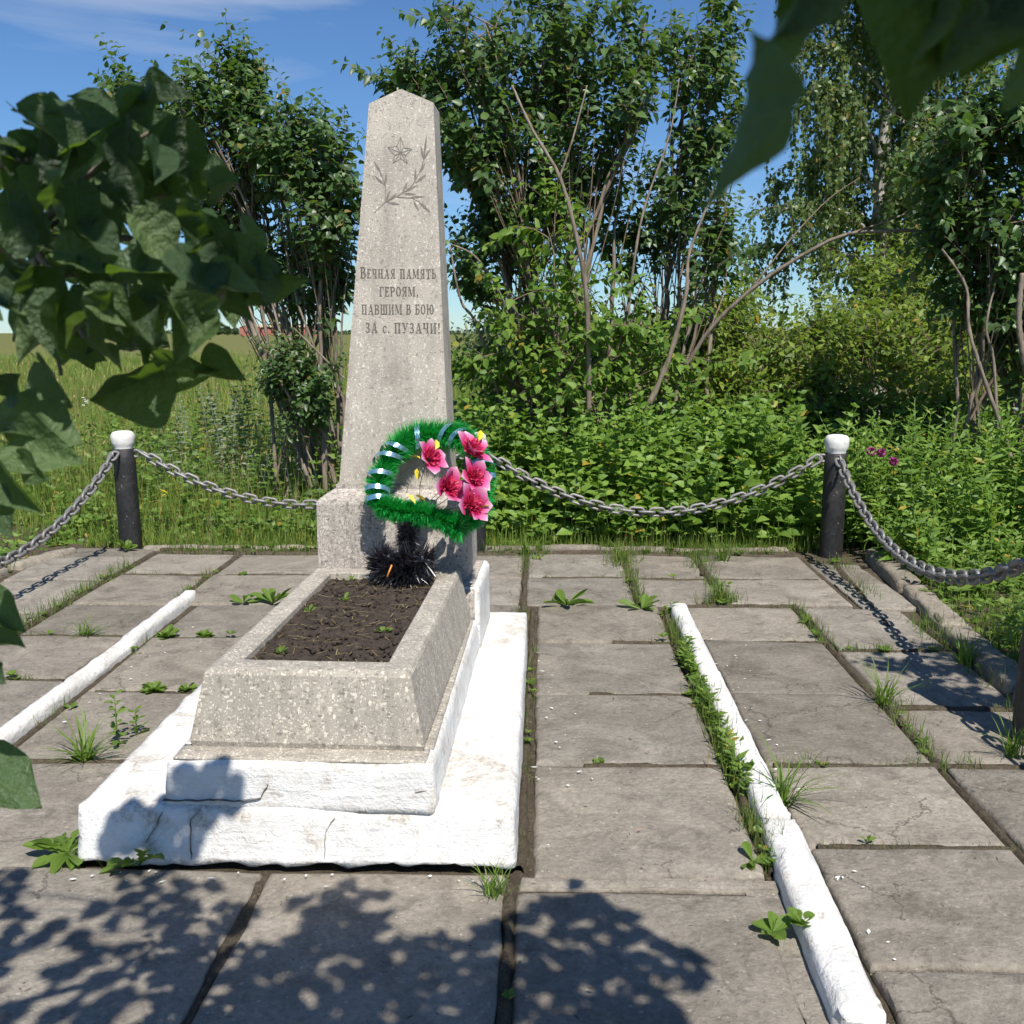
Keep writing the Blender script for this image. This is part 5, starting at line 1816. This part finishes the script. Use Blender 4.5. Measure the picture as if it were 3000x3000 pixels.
# dry litter and grit on the slabs
b_ = Batch()
n = 1500
pp = np.stack([-3.2 + 5.3 * r.random(n), 1.9 + 5.0 * r.random(n), np.full(n, .012)], 1)
a = r.random(n) * 6.283
X, Yv, Z = frames(np.stack([np.cos(a), np.sin(a), r.normal(size=n) * .1], 1), np.array([0, 0, 1.0]) + r.normal(size=(n, 3)) * .3)
inb = (pp[:, 0] > -1.36) & (pp[:, 0] < -.05) & (pp[:, 1] > 2.66) & (pp[:, 1] < 4.82)
ok = ~inb
b_.inst(LEAF2_V, LEAF2_T, X[ok], Yv[ok], Z[ok], pp[ok], np.stack([.006 + .022 * r.random(n) ** 3, .004 + .010 * r.random(n) ** 2, np.full(n, .01)], 1)[ok])
tag(mobj('dry_litter', b_.mesh('dry_litter', M['litter'])), 'dry leaf bits and grit scattered over the slabs', 'litter', kind='stuff')
b_ = Batch()
n = 85
pp = np.stack([r.normal(size=n) * .05, np.zeros(n), np.full(n, .011)], 1)
side = r.integers(0, 4, n)
for k in range(n):
    if side[k] == 0: pp[k, :2] = (-1.3 + 1.25 * r.random(), 2.63 - abs(r.normal()) * .05)
    elif side[k] == 1: pp[k, :2] = (-.02 + abs(r.normal()) * .08, 2.7 + 2 * r.random())
    elif side[k] == 2: pp[k, :2] = (.80 + abs(r.normal()) * .06, 2.0 + 3 * r.random())
    else: pp[k, :2] = (-1.88 + abs(r.normal()) * .08, 2.6 + 2.8 * r.random())
a = r.random(n) * 6.283
X, Yv, Z = frames(np.stack([np.cos(a), np.sin(a), 0 * a], 1), np.repeat([[0, 0, 1.0]], n, 0))
b_.inst(LEAF2_V, LEAF2_T, X, Yv, Z, pp, np.stack([.008 + .022 * r.random(n) ** 2, .006 + .014 * r.random(n) ** 2, np.full(n, .002)], 1))
tag(mobj('paint_flecks', b_.mesh('paint_flecks', M['whitefl'])), 'white paint flecks dropped on the slabs beside the whitewash', 'paint', kind='stuff')
# dense weed strip at the inner foot of the right white kerb
b_ = Batch()
for _ in range(330):
    y = 2.72 + 2.7 * r.random()
    if vnoise(np.array([y * 3.1, .4, 0]), 1.0, 6) < .0: continue
    q = np.array([.665 + r.normal() * .012 + .01, y, -.02])
    k = r.integers(5, 10)
    hh = .03 + .06 * r.random()
    f = r.random(k)
    ph = np.arange(k) * 2.4 + r.random()
    D = np.stack([np.cos(ph), np.sin(ph), .3 + .6 * r.random(k)], 1)
    X, Yv, Z = frames(D, np.array([0, 0, 1.0]) + r.normal(size=(k, 3)) * .3)
    b_.inst(LEAFN_V * np.array([1, .7 + .9 * r.random(), 1]), LEAFN_T, X, Yv, Z, q + np.stack([0 * f, 0 * f, f * hh], 1), .018 + .04 * r.random(k))
tag(mobj('weed_strip', b_.mesh('weed_strip', M['weed'])), 'dense strip of weeds along the inner side of the right white kerb', 'weeds', kind='stuff')


# ------------------------------------------------------------------ single weeds one can point at
def rosette(name, label, px, py, n, ln, seed, width=1.0, up=.35, z=0.0, mat='weed', tmpl=None, height=.01, levels=1):
    rr = np.random.default_rng(seed)
    p = gz(px, py, z)
    root = thing(name, label, 'weed', (p.x, p.y, z - .005))
    tv, tt = tmpl or {'purslane': LEAFR, 'dandelion': LEAFD, 'sow_thistle': LEAFD, 'plantain': LEAFR, 'seedling': LEAFR, 'leafy_weed': LEAFR}.get(name, (LEAF6_V, LEAF6_T))
    tvw = tv * np.array([1, width, 1])
    me = [pymesh('leaf', tvw * np.array([1, 1, s]), tt, M[mat]) for s in (.6, 1.0, 1.6)]
    for k in range(n):
        a = k * 2.399 + rr.random() * .5
        e = up * (.5 + rr.random())
        o = mobj('leaf', me[k % 3], root, (0, 0, height * (k / max(1, n - 1)) if levels > 1 else height * rr.random()), (rr.normal() * .45, -e + rr.normal() * .12, a + rr.normal() * .35))
        s = ln * (.65 + .5 * rr.random()) * (1 - .35 * k / n if levels > 1 else 1)
        o.scale = (s, s, s)
    if levels > 1:
        V, T2 = tube([(0, 0, -.02), (0, 0, height)], [.003, .0015], 5)
        mobj('stalk', trimesh('stalk', V, T2, M[mat]), root)
    return root


def tuft(label, px, py, n, h, seed, bend=1.0, width=.009, z=0.0, mat='weed'):
    rr = np.random.default_rng(seed)
    p = gz(px, py, z)
    root = thing('grass_tuft', label, 'grass tuft', (p.x, p.y, z - .01))
    me = [pymesh('blade', BLADE_V * np.array([1, 1, s]), BLADE_T, M[mat]) for s in (1.0, 1.8, 2.6)]
    n = int(n * 1.5)
    for k in range(n):
        a = rr.random() * 6.283
        e = math.pi / 2 - bend * (.15 + .8 * rr.random())
        s = h * (.5 + .6 * rr.random())
        o = mobj('blade', me[k % 3], root, (rr.normal() * .012, rr.normal() * .012, 0), (0, -e, a))
        o.scale = (s, width * .6 * (.6 + .8 * rr.random()), s * .7)
    return root


rosette('dandelion', 'light green dandelion rosette at the front left corner of the white base', 200, 2500, 22, .115, 1, .55, .38)
rosette('sow_thistle', 'dark leafy seedling in shadow against the front of the white base', 410, 2535, 11, .11, 2, .62, .75)
tuft('grass tuft at the front right corner of the white base', 1450, 2625, 26, .13, 3, .8, .008)
rosette('purslane', 'fleshy round leaved purslane left of the broken end of the right white kerb', 2265, 2735, 9, .055, 4, 1.1, .35)
rosette('purslane', 'fleshy purslane sprig creeping onto the right white kerb', 2345, 2705, 18, .042, 5, 1.1, .5, .03)
tuft('long bladed grass tuft leaning out right of the right white kerb', 2290, 2350, 26, .26, 6, 1.15, .012)
tuft('spiky grass tuft between the left white kerb and the base', 250, 2225, 34, .20, 7, 1.2, .012)
rosette('leafy_weed', 'upright leafy weed climbing beside the left side of the white base', 345, 2180, 22, .05, 8, .9, .35, 0, 'weed', None, .20, 2)
rosette('leafy_weed', 'small leafy weed at the left edge of the white base above the upright one', 400, 2150, 14, .05, 9, .9, .4, 0, 'weed', None, .10, 2)
rosette('purslane', 'spreading purslane patch in the joint near the stone planter', 450, 2025, 34, .055, 10, 1.0, .35)
rosette('purslane', 'smaller purslane patch right beside the planter corner', 545, 2022, 16, .045, 11, 1.0, .45)
rosette('leafy_weed', 'bushy weed in the joint inside the left white kerb', 485, 1868, 22, .07, 12, 1.0, .5)
rosette('leafy_weed', 'low creeping weed between the bushy weed and the planter', 600, 1866, 20, .05, 13, 1.0, .4)
tuft('flat grass tuft on the slab left of the left white kerb', 255, 1860, 34, .14, 14, 1.35, .010)
rosette('plantain', 'broad leaved plantain on the slab behind the planter at the left', 800, 1768, 8, .14, 15, .5, .6)
rosette('plantain', 'small plantain left of the broad leaved plantain', 715, 1765, 6, .10, 16, .5, .5)
rosette('plantain', 'broad leaved plantain on the slab right of the obelisk base', 1660, 1772, 9, .16, 17, .55, .55)
rosette('plantain', 'plantain tucked at the far end of the right white kerb', 1880, 1785, 9, .13, 18, .6, .5)
tuft('bright grass tuft on the joint just right of the obelisk base', 1540, 1625, 30, .20, 19, 1.1, .012)
tuft('grass tuft in the joint in front of the wide back kerb, right of the obelisk', 1815, 1640, 30, .18, 20, 1.2, .012)
tuft('bushy grass tuft where four slabs meet left of the right post', 2120, 1645, 36, .20, 21, 1.2, .012)
tuft('low grass tuft behind the far end of the right white kerb', 2110, 1755, 40, .17, 22, 1.35, .010)
tuft('tall grass tuft in the shadow of the nearest post', 2590, 2060, 30, .22, 23, .9, .012)
tuft('dark grass tuft against the crumbling right kerb', 2830, 1945, 30, .22, 24, 1.1, .012)
tuft('grass tuft at the foot of the nearest post', 2970, 2215, 30, .18, 25, .9, .010)
rosette('leafy_weed', 'weed rooted at the foot of the left post', 370, 1610, 16, .09, 26, .6, .8)
rosette('leafy_weed', 'leafy seedling at the broken middle of the right white kerb', 2205, 2525, 8, .06, 27, .7, .5)
# seedlings on the planter soil
for k, (px, py, lab) in enumerate(((905, 1795, 'tiny seedling in the planter soil, left of the middle'), (785, 1860, 'tiny seedling against the left inner rim of the planter'), (1010, 1760, 'slim seedling in the middle of the planter soil'),
                                   (1120, 1855, 'pale wilted leaf sprig at the right of the planter soil'), (820, 1915, 'tiny seedling near the front left of the planter soil'), (1030, 1705, 'seedling just in front of the black wreath stand'))):
    rosette('seedling', lab, px, py, 7, .035, 90 + k, .8, .5, .505)

# flowers beyond the chain
for k, (x, y, lab) in enumerate(((2553, 1322, 'leftmost round magenta allium right of the right back post'), (2582, 1326, 'middle round magenta allium right of the right back post'), (2618, 1352, 'rightmost and lowest round magenta allium'))):
    p = gy(x, y, 6.9)
    foot = gy(x + 120 + 20 * k, y + 190, 7.1); foot.z = max(foot.z - .3, 0)
    root = thing('allium', lab, 'flower', (foot.x, foot.y, 0), group='magenta alliums by the right post')
    V, T2 = tube(smooth_path(np.array([(0, 0, 0), foot - Vector((foot.x, foot.y, 0)), p - Vector((foot.x, foot.y, 0))]), 12), .003, 5)
    mobj('stem', trimesh('stem', V, T2, M['weed']), root)
    b_ = Batch()
    rr = np.random.default_rng(k)
    D = unit(rr.normal(size=(140, 3))); X, Yv, Z = frames(D, rr.normal(size=(140, 3)))
    b_.inst(LEAF2_V, LEAF2_T, X, Yv, Z, D * .008 + np.array(p - Vector((foot.x, foot.y, 0))), np.full(140, .026))
    tag(mobj('blossom', b_.mesh('blossom', M['magenta']), root), kind='stuff')


def blossom_specks(name, label, spots, mat, size, seed):
    rr = np.random.default_rng(seed)
    root = thing(name, label, 'flowers', gy(*spots[0]).to_2d().to_3d())
    for x, y, Y in spots:
        p = gy(x, y, Y) - root.location
        b = Batch()
        for _ in range(8):
            q = np.array(p) + rr.normal(size=3) * size * .6
            a = np.arange(6) * 1.047
            D = np.stack([np.cos(a), np.sin(a), .3 + 0 * a], 1)
            X, Yv, Z = frames(D, np.repeat([[0, -.6, 1.0]], 6, 0))
            b.inst(LEAF2_V, LEAF2_T, X, Yv, Z, np.repeat(q[None], 6, 0), np.full(6, size * .55))
        o = tag(mobj('flower_head', b.mesh('flower_head', mat), root), kind='stuff')
        g0 = np.array(p); g0[2] = -root.location.z
        V, T2 = tube([g0, np.array(p)], .003, 4)
        mobj('stem', trimesh('stem', V, T2, M['weed']), root)


blossom_specks('yarrow', 'cluster of small white yarrow flowers in the grass at the left edge', [(92, 1272, 8.2), (100, 1282, 8.2), (125, 1300, 8.0), (120, 1268, 8.3), (178, 1297, 8.0), (105, 1302, 8.0), (250, 1175, 9), (460, 1228, 8.6)], M['whitefl'], .030, 1)
blossom_specks('buttercup', 'small yellow flowers in the grass right of the left post', [(478, 1440, 7.6), (485, 1447, 7.6), (218, 1265, 8.2)], M['yellowfl'], .016, 2)
blossom_specks('buttercup', 'small yellow flowers in the herbs at the far right', [(2920, 1487, 6.6), (2950, 1497, 6.6), (2965, 1460, 6.7)], M['yellowfl'], .014, 3)

# ------------------------------------------------------------------ far farm buildings and trees
def barn(label, x0, x1, ytop, yeave, Y, gable_px, depth=14):
    a, b = gy(x0, 968, Y), gy(x1, 968, Y)
    base = Vector((a.x, Y, -.05))
    root = thing('farm_building', label, 'building', base)
    W = b.x - a.x
    he, hr = gy(x0, yeave, Y).z, gy(x0, ytop, Y).z
    gw = (gy(gable_px, 968, Y).x - a.x)
    # long wing running along x, and a gable end at its left
    V = [(0, 0, 0), (W, 0, 0), (W, depth, 0), (0, depth, 0), (0, 0, he), (W, 0, he), (W, depth, he), (0, depth, he)]
    F = [(0, 1, 5, 4), (1, 2, 6, 5), (2, 3, 7, 6), (3, 0, 4, 7)]
    mobj('wall', pymesh('wall', V, F, M['brick']), root)
    V = [(-.4, -.8, he - .05), (W + .4, -.8, he - .05), (W + .4, depth + .8, he - .05), (-.4, depth + .8, he - .05), (-.4, depth / 2, hr), (W + .4, depth / 2, hr)]
    F = [(0, 1, 5, 4), (2, 3, 4, 5), (1, 2, 5), (3, 0, 4)]
    mobj('roof', pymesh('roof', V, F, M['roof']), root)
    V = [(-.2, -3, 0), (gw, -3, 0), (gw, -.1, 0), (-.2, -.1, 0), (-.2, -3, he), (gw, -3, he), (gw, -.1, he), (-.2, -.1, he), (gw / 2, -3, hr + .1), (gw / 2, -.1, hr + .1)]
    F = [(0, 1, 5, 8, 4), (1, 2, 6, 5), (3, 0, 4, 7)]
    mobj('gable', pymesh('gable', V, F, M['brick']), root)
    V = [(-.8, -3.3, he - .5), (gw / 2, -3.3, hr + .25), (gw + .6, -3.3, he - .5), (-.8, .5, he - .5), (gw / 2, .5, hr + .25), (gw + .6, .5, he - .5)]
    F = [(0, 1, 4, 3), (1, 2, 5, 4)]
    mobj('gable_roof', pymesh('gable_roof', V, F, M['roof']), root)
    wm = pymesh('window', [(0, -.06, 0), (1.3, -.06, 0), (1.3, -.06, 1.1), (0, -.06, 1.1), (0, .1, 0), (1.3, .1, 0), (1.3, .1, 1.1), (0, .1, 1.1)], [(0, 1, 2, 3), (1, 5, 6, 2), (4, 0, 3, 7), (3, 2, 6, 7)], M['hole'])
    k = gw + 2
    while k < W - 2:
        mobj('window', wm, root, (k, 0, he * .35)); k += 4.5
    mobj('window', wm, root, (gw * .3, -3, he * .3)); mobj('window', wm, root, (gw * .62, -3, he * .3))


barn('long red brick farm building with ochre roof on the horizon left of the obelisk', 708, 945, 951, 958, 560, 765)
barn('small red brick building glimpsed on the horizon beneath the birch', 2278, 2302, 958, 962, 560, 2290)


def far_tree(label, x, ytop, Y, wpx, seed, group=None):
    rr = np.random.default_rng(seed)
    c = gy(x, 968, Y)
    H = gy(x, ytop, Y).z
    root = thing('far_tree', label, 'tree', (c.x, Y, -.05), group=group)
    w = wpx * Y / 3000 / 2
    n = 900
    d = unit(rr.normal(size=(n, 3))) * (rr.random((n, 1)) ** .4)
    P_ = d * np.array([w, w, H * .45]) * (1 + .25 * fbm(d, 2.5, seed))[:, None] + np.array([0, 0, H * .55])
    X, Yv, Z = frames(rr.normal(size=(n, 3)), rr.normal(size=(n, 3)))
    b = Batch(); b.inst(LEAF2_V, LEAF2_T, X, Yv, Z, P_, np.full(n, .32 * w))
    tag(mobj('crown', b.mesh('crown', M['fartree']), root), kind='stuff')
    V, T2 = tube([(0, 0, 0), (0, 0, H * .6)], [.3, .15], 6)
    mobj('trunk', trimesh('trunk', V, T2, M['twig']), root)


far_tree('single round tree at the right end of the far farm building', 940, 946, 540, 26, 1)
for k, (x, yt, w) in enumerate(((560, 955, 34), (600, 953, 40), (640, 957, 30), (665, 955, 26), (690, 959, 22))):
    far_tree(('leftmost', 'second', 'middle', 'fourth', 'rightmost')[k] + ' tree of the low row on the horizon left of the farm building', x, yt, 620 + 10 * k, w, 10 + k, 'far tree line')
b_ = Batch()
rr = np.random.default_rng(5)
n = 9000
xx = -420 + 900 * rr.random(n); hh = 3 + 3.5 * np.abs(vnoise(np.stack([xx, 0 * xx, 0 * xx], 1), .02, 2)) + 1.5 * vnoise(np.stack([xx, 0 * xx, 0 * xx], 1), .12, 5)
P_ = np.stack([xx, 900 + 20 * rr.random(n), hh * rr.random(n) ** .7], 1)
X, Yv, Z = frames(rr.normal(size=(n, 3)), rr.normal(size=(n, 3)))
b_.inst(LEAF2_V, LEAF2_T, X, Yv, Z, P_, np.full(n, 2.2))
tag(mobj('tree_belt', b_.mesh('tree_belt', M['fartree'])), 'distant wooded belt along the horizon', 'trees', kind='stuff')

# ------------------------------------------------------------------ near lilac bushes by the camera
def lilac_leaf(seed, fold, curl):
    rr = random.Random(seed)
    kx = [0.0, .07, .20, .38, .58, .78, .92, 1.0]
    kw = [.02, .24, .37, .40, .33, .19, .07, 0.0]
    cv = smooth_path(list(zip(kx, kw, [0] * 8)), 19)
    xs_, wd = list(cv[:, 0]), list(np.maximum(cv[:, 1], 0))
    ph = rr.uniform(0, 6)
    V, F = [], []
    for x, w in zip(xs_, wd):
        zc = -curl * x * x
        back = -.10 if x < .02 else (-.05 if x < .1 else 0)
        back = -.11 * max(0, 1 - x / .13)
        for k, t in enumerate((1, .66, .33, 0, -.33, -.66, -1)):
            V.append((x + back * (1.2 * abs(t)), w * t * (1 + .05 * math.sin(x * 14 + ph + t)) + (t * .12 * max(0, 1 - w / .06) if x < .1 else 0),
                      zc + fold * abs(t) ** 1.3 * w * 1.6 + .045 * abs(t) * math.sin(x * 9 + ph + 2.2 * t) + .012 * math.sin(x * 23 + ph)))
    for i in range(len(xs_) - 1):
        for k in range(6):
            a = i * 7 + k
            F.append((a, a + 1, a + 8, a + 7))
    # petiole
    b = len(V)
    V += [(0, .012, 0), (0, -.012, 0), (-.28, -.010, .05), (-.28, .010, .05)]
    F.append((b, b + 1, b + 2, b + 3))
    return pymesh('leaf', V, F, M['lilac_near'], True)


NEAR = [lilac_leaf(k, f, c) for k, (f, c) in enumerate(((.25, .12), (.55, .25), (.15, .05), (.8, .40), (.45, -.15), (.35, .3), (.7, .1)))]


def place_leaf(root, p, d, nrm, s, k):
    d, nrm = Vector(d).normalized(), Vector(nrm)
    y = nrm.cross(d).normalized()
    z = d.cross(y)
    o = mobj('leaf', NEAR[k % len(NEAR)], root)
    o.matrix_local = Matrix.Translation(Vector(p) - root.location) @ Matrix(((d.x, y.x, z.x), (d.y, y.y, z.y), (d.z, y.z, z.z))).to_4x4() @ Matrix.Scale(s, 4)
    return o


def inside(poly, x, y):
    c = False
    j = len(poly) - 1
    for i in range(len(poly)):
        if (poly[i][1] > y) != (poly[j][1] > y) and x < (poly[j][0] - poly[i][0]) * (y - poly[i][1]) / (poly[j][1] - poly[i][1]) + poly[i][0]: c = not c
        j = i
    return c


def fill(poly, n, dmin, rnd):
    xs2, ys2 = [p[0] for p in poly], [p[1] for p in poly]
    out = []
    tries = 0
    while len(out) < n and tries < 60000:
        tries += 1
        x, y = rnd.uniform(min(xs2), max(xs2)), rnd.uniform(min(ys2), max(ys2))
        if inside(poly, x, y) and all((x - a) ** 2 + (y - b) ** 2 > dmin ** 2 for a, b in out): out.append((x, y))
    return out


def twig_to(root, path, r0, r1, name='branch'):
    q = smooth_path(np.array([Vector(p) - root.location for p in path]), 20)
    V, T2 = tube(q, np.linspace(r0, r1, 20), 7)
    mobj(name, trimesh(name, V, T2, M['lilac_bark'], True), root)


nb = thing('lilac_bush', 'out of focus lilac branch with big dark leaves in the left foreground', 'bush', (-1.55, .55, 0))
rl = random.Random(3)
ZON = [(0, 470), (140, 430), (240, 330), (420, 320), (540, 420), (590, 560), (660, 660), (790, 780), (740, 900), (640, 980), (560, 1020), (440, 1060), (300, 1060), (150, 1040), (60, 1000), (0, 980)]
for k, (x, y) in enumerate(fill(ZON, 150, 39, rl)):
    Y = 1.02 + rl.uniform(-.16, .2)
    p = gy(x, y, Y)
    ang = math.radians(-70 + rl.gauss(0, 48) + (x - 350) * .07)
    d = Vector((math.cos(ang) * .8, rl.uniform(-.55, .45), math.sin(ang) * .7))
    nn = Vector((.15 + rl.gauss(0, .45), -.7 + rl.gauss(0, .45), .75))
    place_leaf(nb, p - d.normalized() * .035, d, nn, rl.uniform(.032, .057), k)
# leaves on the outline that can be told apart: base pixel, tip pixel, depth, normal
for k, (bx, by, tx, ty, Y, nn) in enumerate([(330, 330, 200, 270, 1.0, (0, -.8, .6)), (420, 300, 545, 262, 1.0, (.2, -.9, .5)), (470, 480, 480, 340, 1.02, (-.4, -.9, .2)), (470, 520, 575, 405, 1.0, (.2, -.8, -.5)),
        (150, 480, 70, 365, .98, (-.3, -.9, .3)), (60, 440, 0, 400, .95, (0, -.8, .7)), (110, 520, 140, 735, .92, (-.7, -.6, .5)), (640, 740, 800, 800, 1.0, (.1, -.9, .6)), (760, 800, 880, 840, 1.03, (.2, -.8, -.6)),
        (770, 760, 785, 900, 1.0, (.9, -.5, .1)), (480, 1085, 265, 1208, 1.02, (.3, -.9, -.4)), (120, 1060, 235, 1190, 1.0, (-.3, -.9, -.3)), (450, 1050, 610, 1110, 1.05, (0, -.9, -.5)), (600, 1080, 715, 1105, 1.05, (.1, -.9, .5)),
        (0, 1225, 235, 1275, .95, (0, -.5, .9)), (30, 1300, 215, 1345, .92, (.2, -.9, .3)), (60, 1340, 135, 1410, .9, (-.5, -.8, -.1)), (-20, 1330, 60, 1500, .9, (0, -.9, -.2)), (20, 1160, 75, 1090, .95, (-.4, -.9, -.3)), (-40, 1440, 20, 1560, .9, (.3, -.9, .2)),
        (-60, 1790, 70, 1840, 1.0, (.1, -.6, .8)), (-90, 2240, 118, 2352, 1.05, (.1, -.55, .8)), (-40, 1880, 55, 1870, 1.0, (0, -.4, .9)), (-50, 1960, 12, 2000, 1.0, (.2, -.7, .5))]):
    a, b = gy(bx, by, Y), gy(tx, ty, Y - .02)
    place_leaf(nb, a, b - a, Vector(nn), (b - a).length, k)
hubL = gy(80, 700, 1.05)
twig_to(nb, [(-1.55, .55, 0), (-1.45, .65, .9), (-.95, .9, 1.45), tuple(hubL)], .022, .008)
for tx, ty in ((230, 430), (450, 380), (560, 560), (700, 760), (420, 900), (260, 1020), (120, 520), (180, 1100)):
    twig_to(nb, [tuple(hubL), tuple(gy((80 + tx) / 2, (700 + ty) / 2 - 30, 1.04)), tuple(gy(tx, ty, 1.03))], .005, .0018, 'twig')
twig_to(nb, [tuple(gy(-40, 490, .97)), tuple(gy(60, 470, .97)), tuple(gy(225, 432, .98))], .004, .003, 'twig')
twig_to(nb, [(-1.5, .6, .8), (-.9, .85, 1.15), tuple(gy(-40, 1330, .92))], .010, .003, 'twig')
twig_to(nb, [(-1.5, .58, .4), (-1.0, .9, .95), tuple(gy(-60, 1800, 1.0))], .010, .003, 'twig')
twig_to(nb, [(-1.52, .56, .3), (-1.1, .9, .75), tuple(gy(-90, 2240, 1.05))], .010, .003, 'twig')


# the branches above the picture that throw the dappled shade, traced back from the shade on the paving along the sunbeams
def shade_point(x, y):
    if 214 < x < 1240 and 2205 < y < 2525: return gy(x, y, 2.70)
    return gz(x, y)


def caster(x, y, z):
    q = shade_point(x, y)
    return q + SUN * ((z - q.z) / SUN.z)


SH_L = [(0, 2560), (60, 2560), (70, 2660), (180, 2690), (320, 2600), (330, 2400), (400, 2300), (500, 2230), (620, 2215), (690, 2230), (690, 2330), (590, 2420), (560, 2550), (720, 2610), (760, 2660), (690, 2720), (640, 2830), (520, 2990), (420, 3040), (0, 3040), (-300, 3000), (-300, 2620)]
SH_R = [(860, 2625), (1010, 2590), (1150, 2625), (1110, 2700), (1190, 2760), (1330, 2760), (1440, 2710), (1530, 2660), (1600, 2640), (1690, 2575), (1800, 2650), (1950, 2750), (2080, 2820), (2050, 2880), (1985, 2900), (1975, 3050), (1300, 3050), (680, 3040), (690, 2890), (720, 2770), (900, 2740)]
ob1 = thing('lilac_bush', 'lilac branch overhanging above the picture at the left, seen by its shade', 'bush', (-1.5, -.6, 0))
ob2 = thing('lilac_bush', 'blurred dark lilac leaves hanging into the upper right corner', 'bush', (1.5, -.7, 0))
for root, poly, n, dmin, hub in ((ob1, SH_L, 175, 36, (-.35, .75, 2.25)), (ob2, SH_R, 215, 36, (.55, .45, 2.2))):
    leaves = fill(poly, n, dmin, rl)
    for k, (x, y) in enumerate(leaves):
        q0 = shade_point(x, y)
        if root is ob1 and q0.x < -.45 and q0.y < 2.42 and q0.z < .01 and rl.random() < .45: continue
        z = rl.uniform(2.0, 2.5)
        p = caster(x, y, z)
        a = rl.uniform(0, 6.283)
        d = Vector((math.cos(a), math.sin(a), rl.uniform(-.6, .1)))
        nn = SUN + Vector((rl.gauss(0, .35), rl.gauss(0, .35), rl.gauss(0, .35)))
        s = rl.uniform(.065, .095)
        place_leaf(root, p - d.normalized() * s * .4, d, nn, s, k)
    b0 = Vector(root.location)
    h = Vector(hub)
    twig_to(root, [b0, b0 * .7 + h * .3 + Vector((0, 0, .9)), b0 * .25 + h * .75 + Vector((0, 0, .35)), h], .024, .009)
    for k in range(9):
        x, y = leaves[k * (len(leaves) // 9)]
        e = caster(x, y, 2.3)
        twig_to(root, [h, (h + e) / 2 + Vector((0, 0, .06)), e], .005, .002, 'twig')
# extra leaves that shade the left foreground cluster
for k in range(4):
    x, y = rl.uniform(-100, 520), rl.uniform(420, 1050)
    p = gy(x, y, 1.02) + SUN * rl.uniform(.45, .85)
    a = rl.uniform(0, 6.283)
    place_leaf(ob1, p, Vector((math.cos(a), math.sin(a), -.3)), SUN + Vector((rl.gauss(0, .3), rl.gauss(0, .3), 0)), rl.uniform(.07, .095), k)
# the blurred hanging leaves at the upper right, close to the lens
for k, (bx, by, tx, ty, Y, nn) in enumerate([(2380, -120, 2225, 250, .36, (.9, -.35, .35)), (2200, 160, 2165, 610, .34, (.97, -.22, .05)), (2470, -190, 2280, 120, .36, (.7, -.7, .3)), (2790, -120, 2620, 300, .42, (-.5, -.8, .2)),
        (2900, -150, 2700, 250, .42, (.3, -.9, .2)), (3050, -120, 2820, 200, .42, (-.1, -.9, .4)), (2760, -60, 2680, 230, .41, (.8, -.6, .2)), (3060, 60, 2960, 330, .44, (.5, -.85, .3)), (2960, -200, 2940, 120, .42, (-.3, -.9, .1)), (2620, -200, 2760, 60, .43, (.1, -.9, .4))]):
    a, b = gy(bx, by, Y), gy(tx, ty, Y)
    place_leaf(ob2, a, b - a, Vector(nn), (b - a).length, k)
    for q in range(4):  # extra unseen leaves added towards the sun to shade each hanging leaf
        c = a.lerp(b, .05 + .28 * q) + SUN * rl.uniform(.28, .42)
        place_leaf(ob2, c, Vector((rl.uniform(-1, 1), rl.uniform(-1, 1), -.2)), SUN + Vector((rl.gauss(0, .2), rl.gauss(0, .2), 0)), .10, k + q)
twig_to(ob2, [(.55, .45, 2.2), (.3, .42, 1.9), tuple(gy(2330, -60, .36))], .005, .002, 'twig')
twig_to(ob2, [(.55, .45, 2.2), (.4, .44, 1.85), tuple(gy(2850, -120, .42))], .005, .002, 'twig')
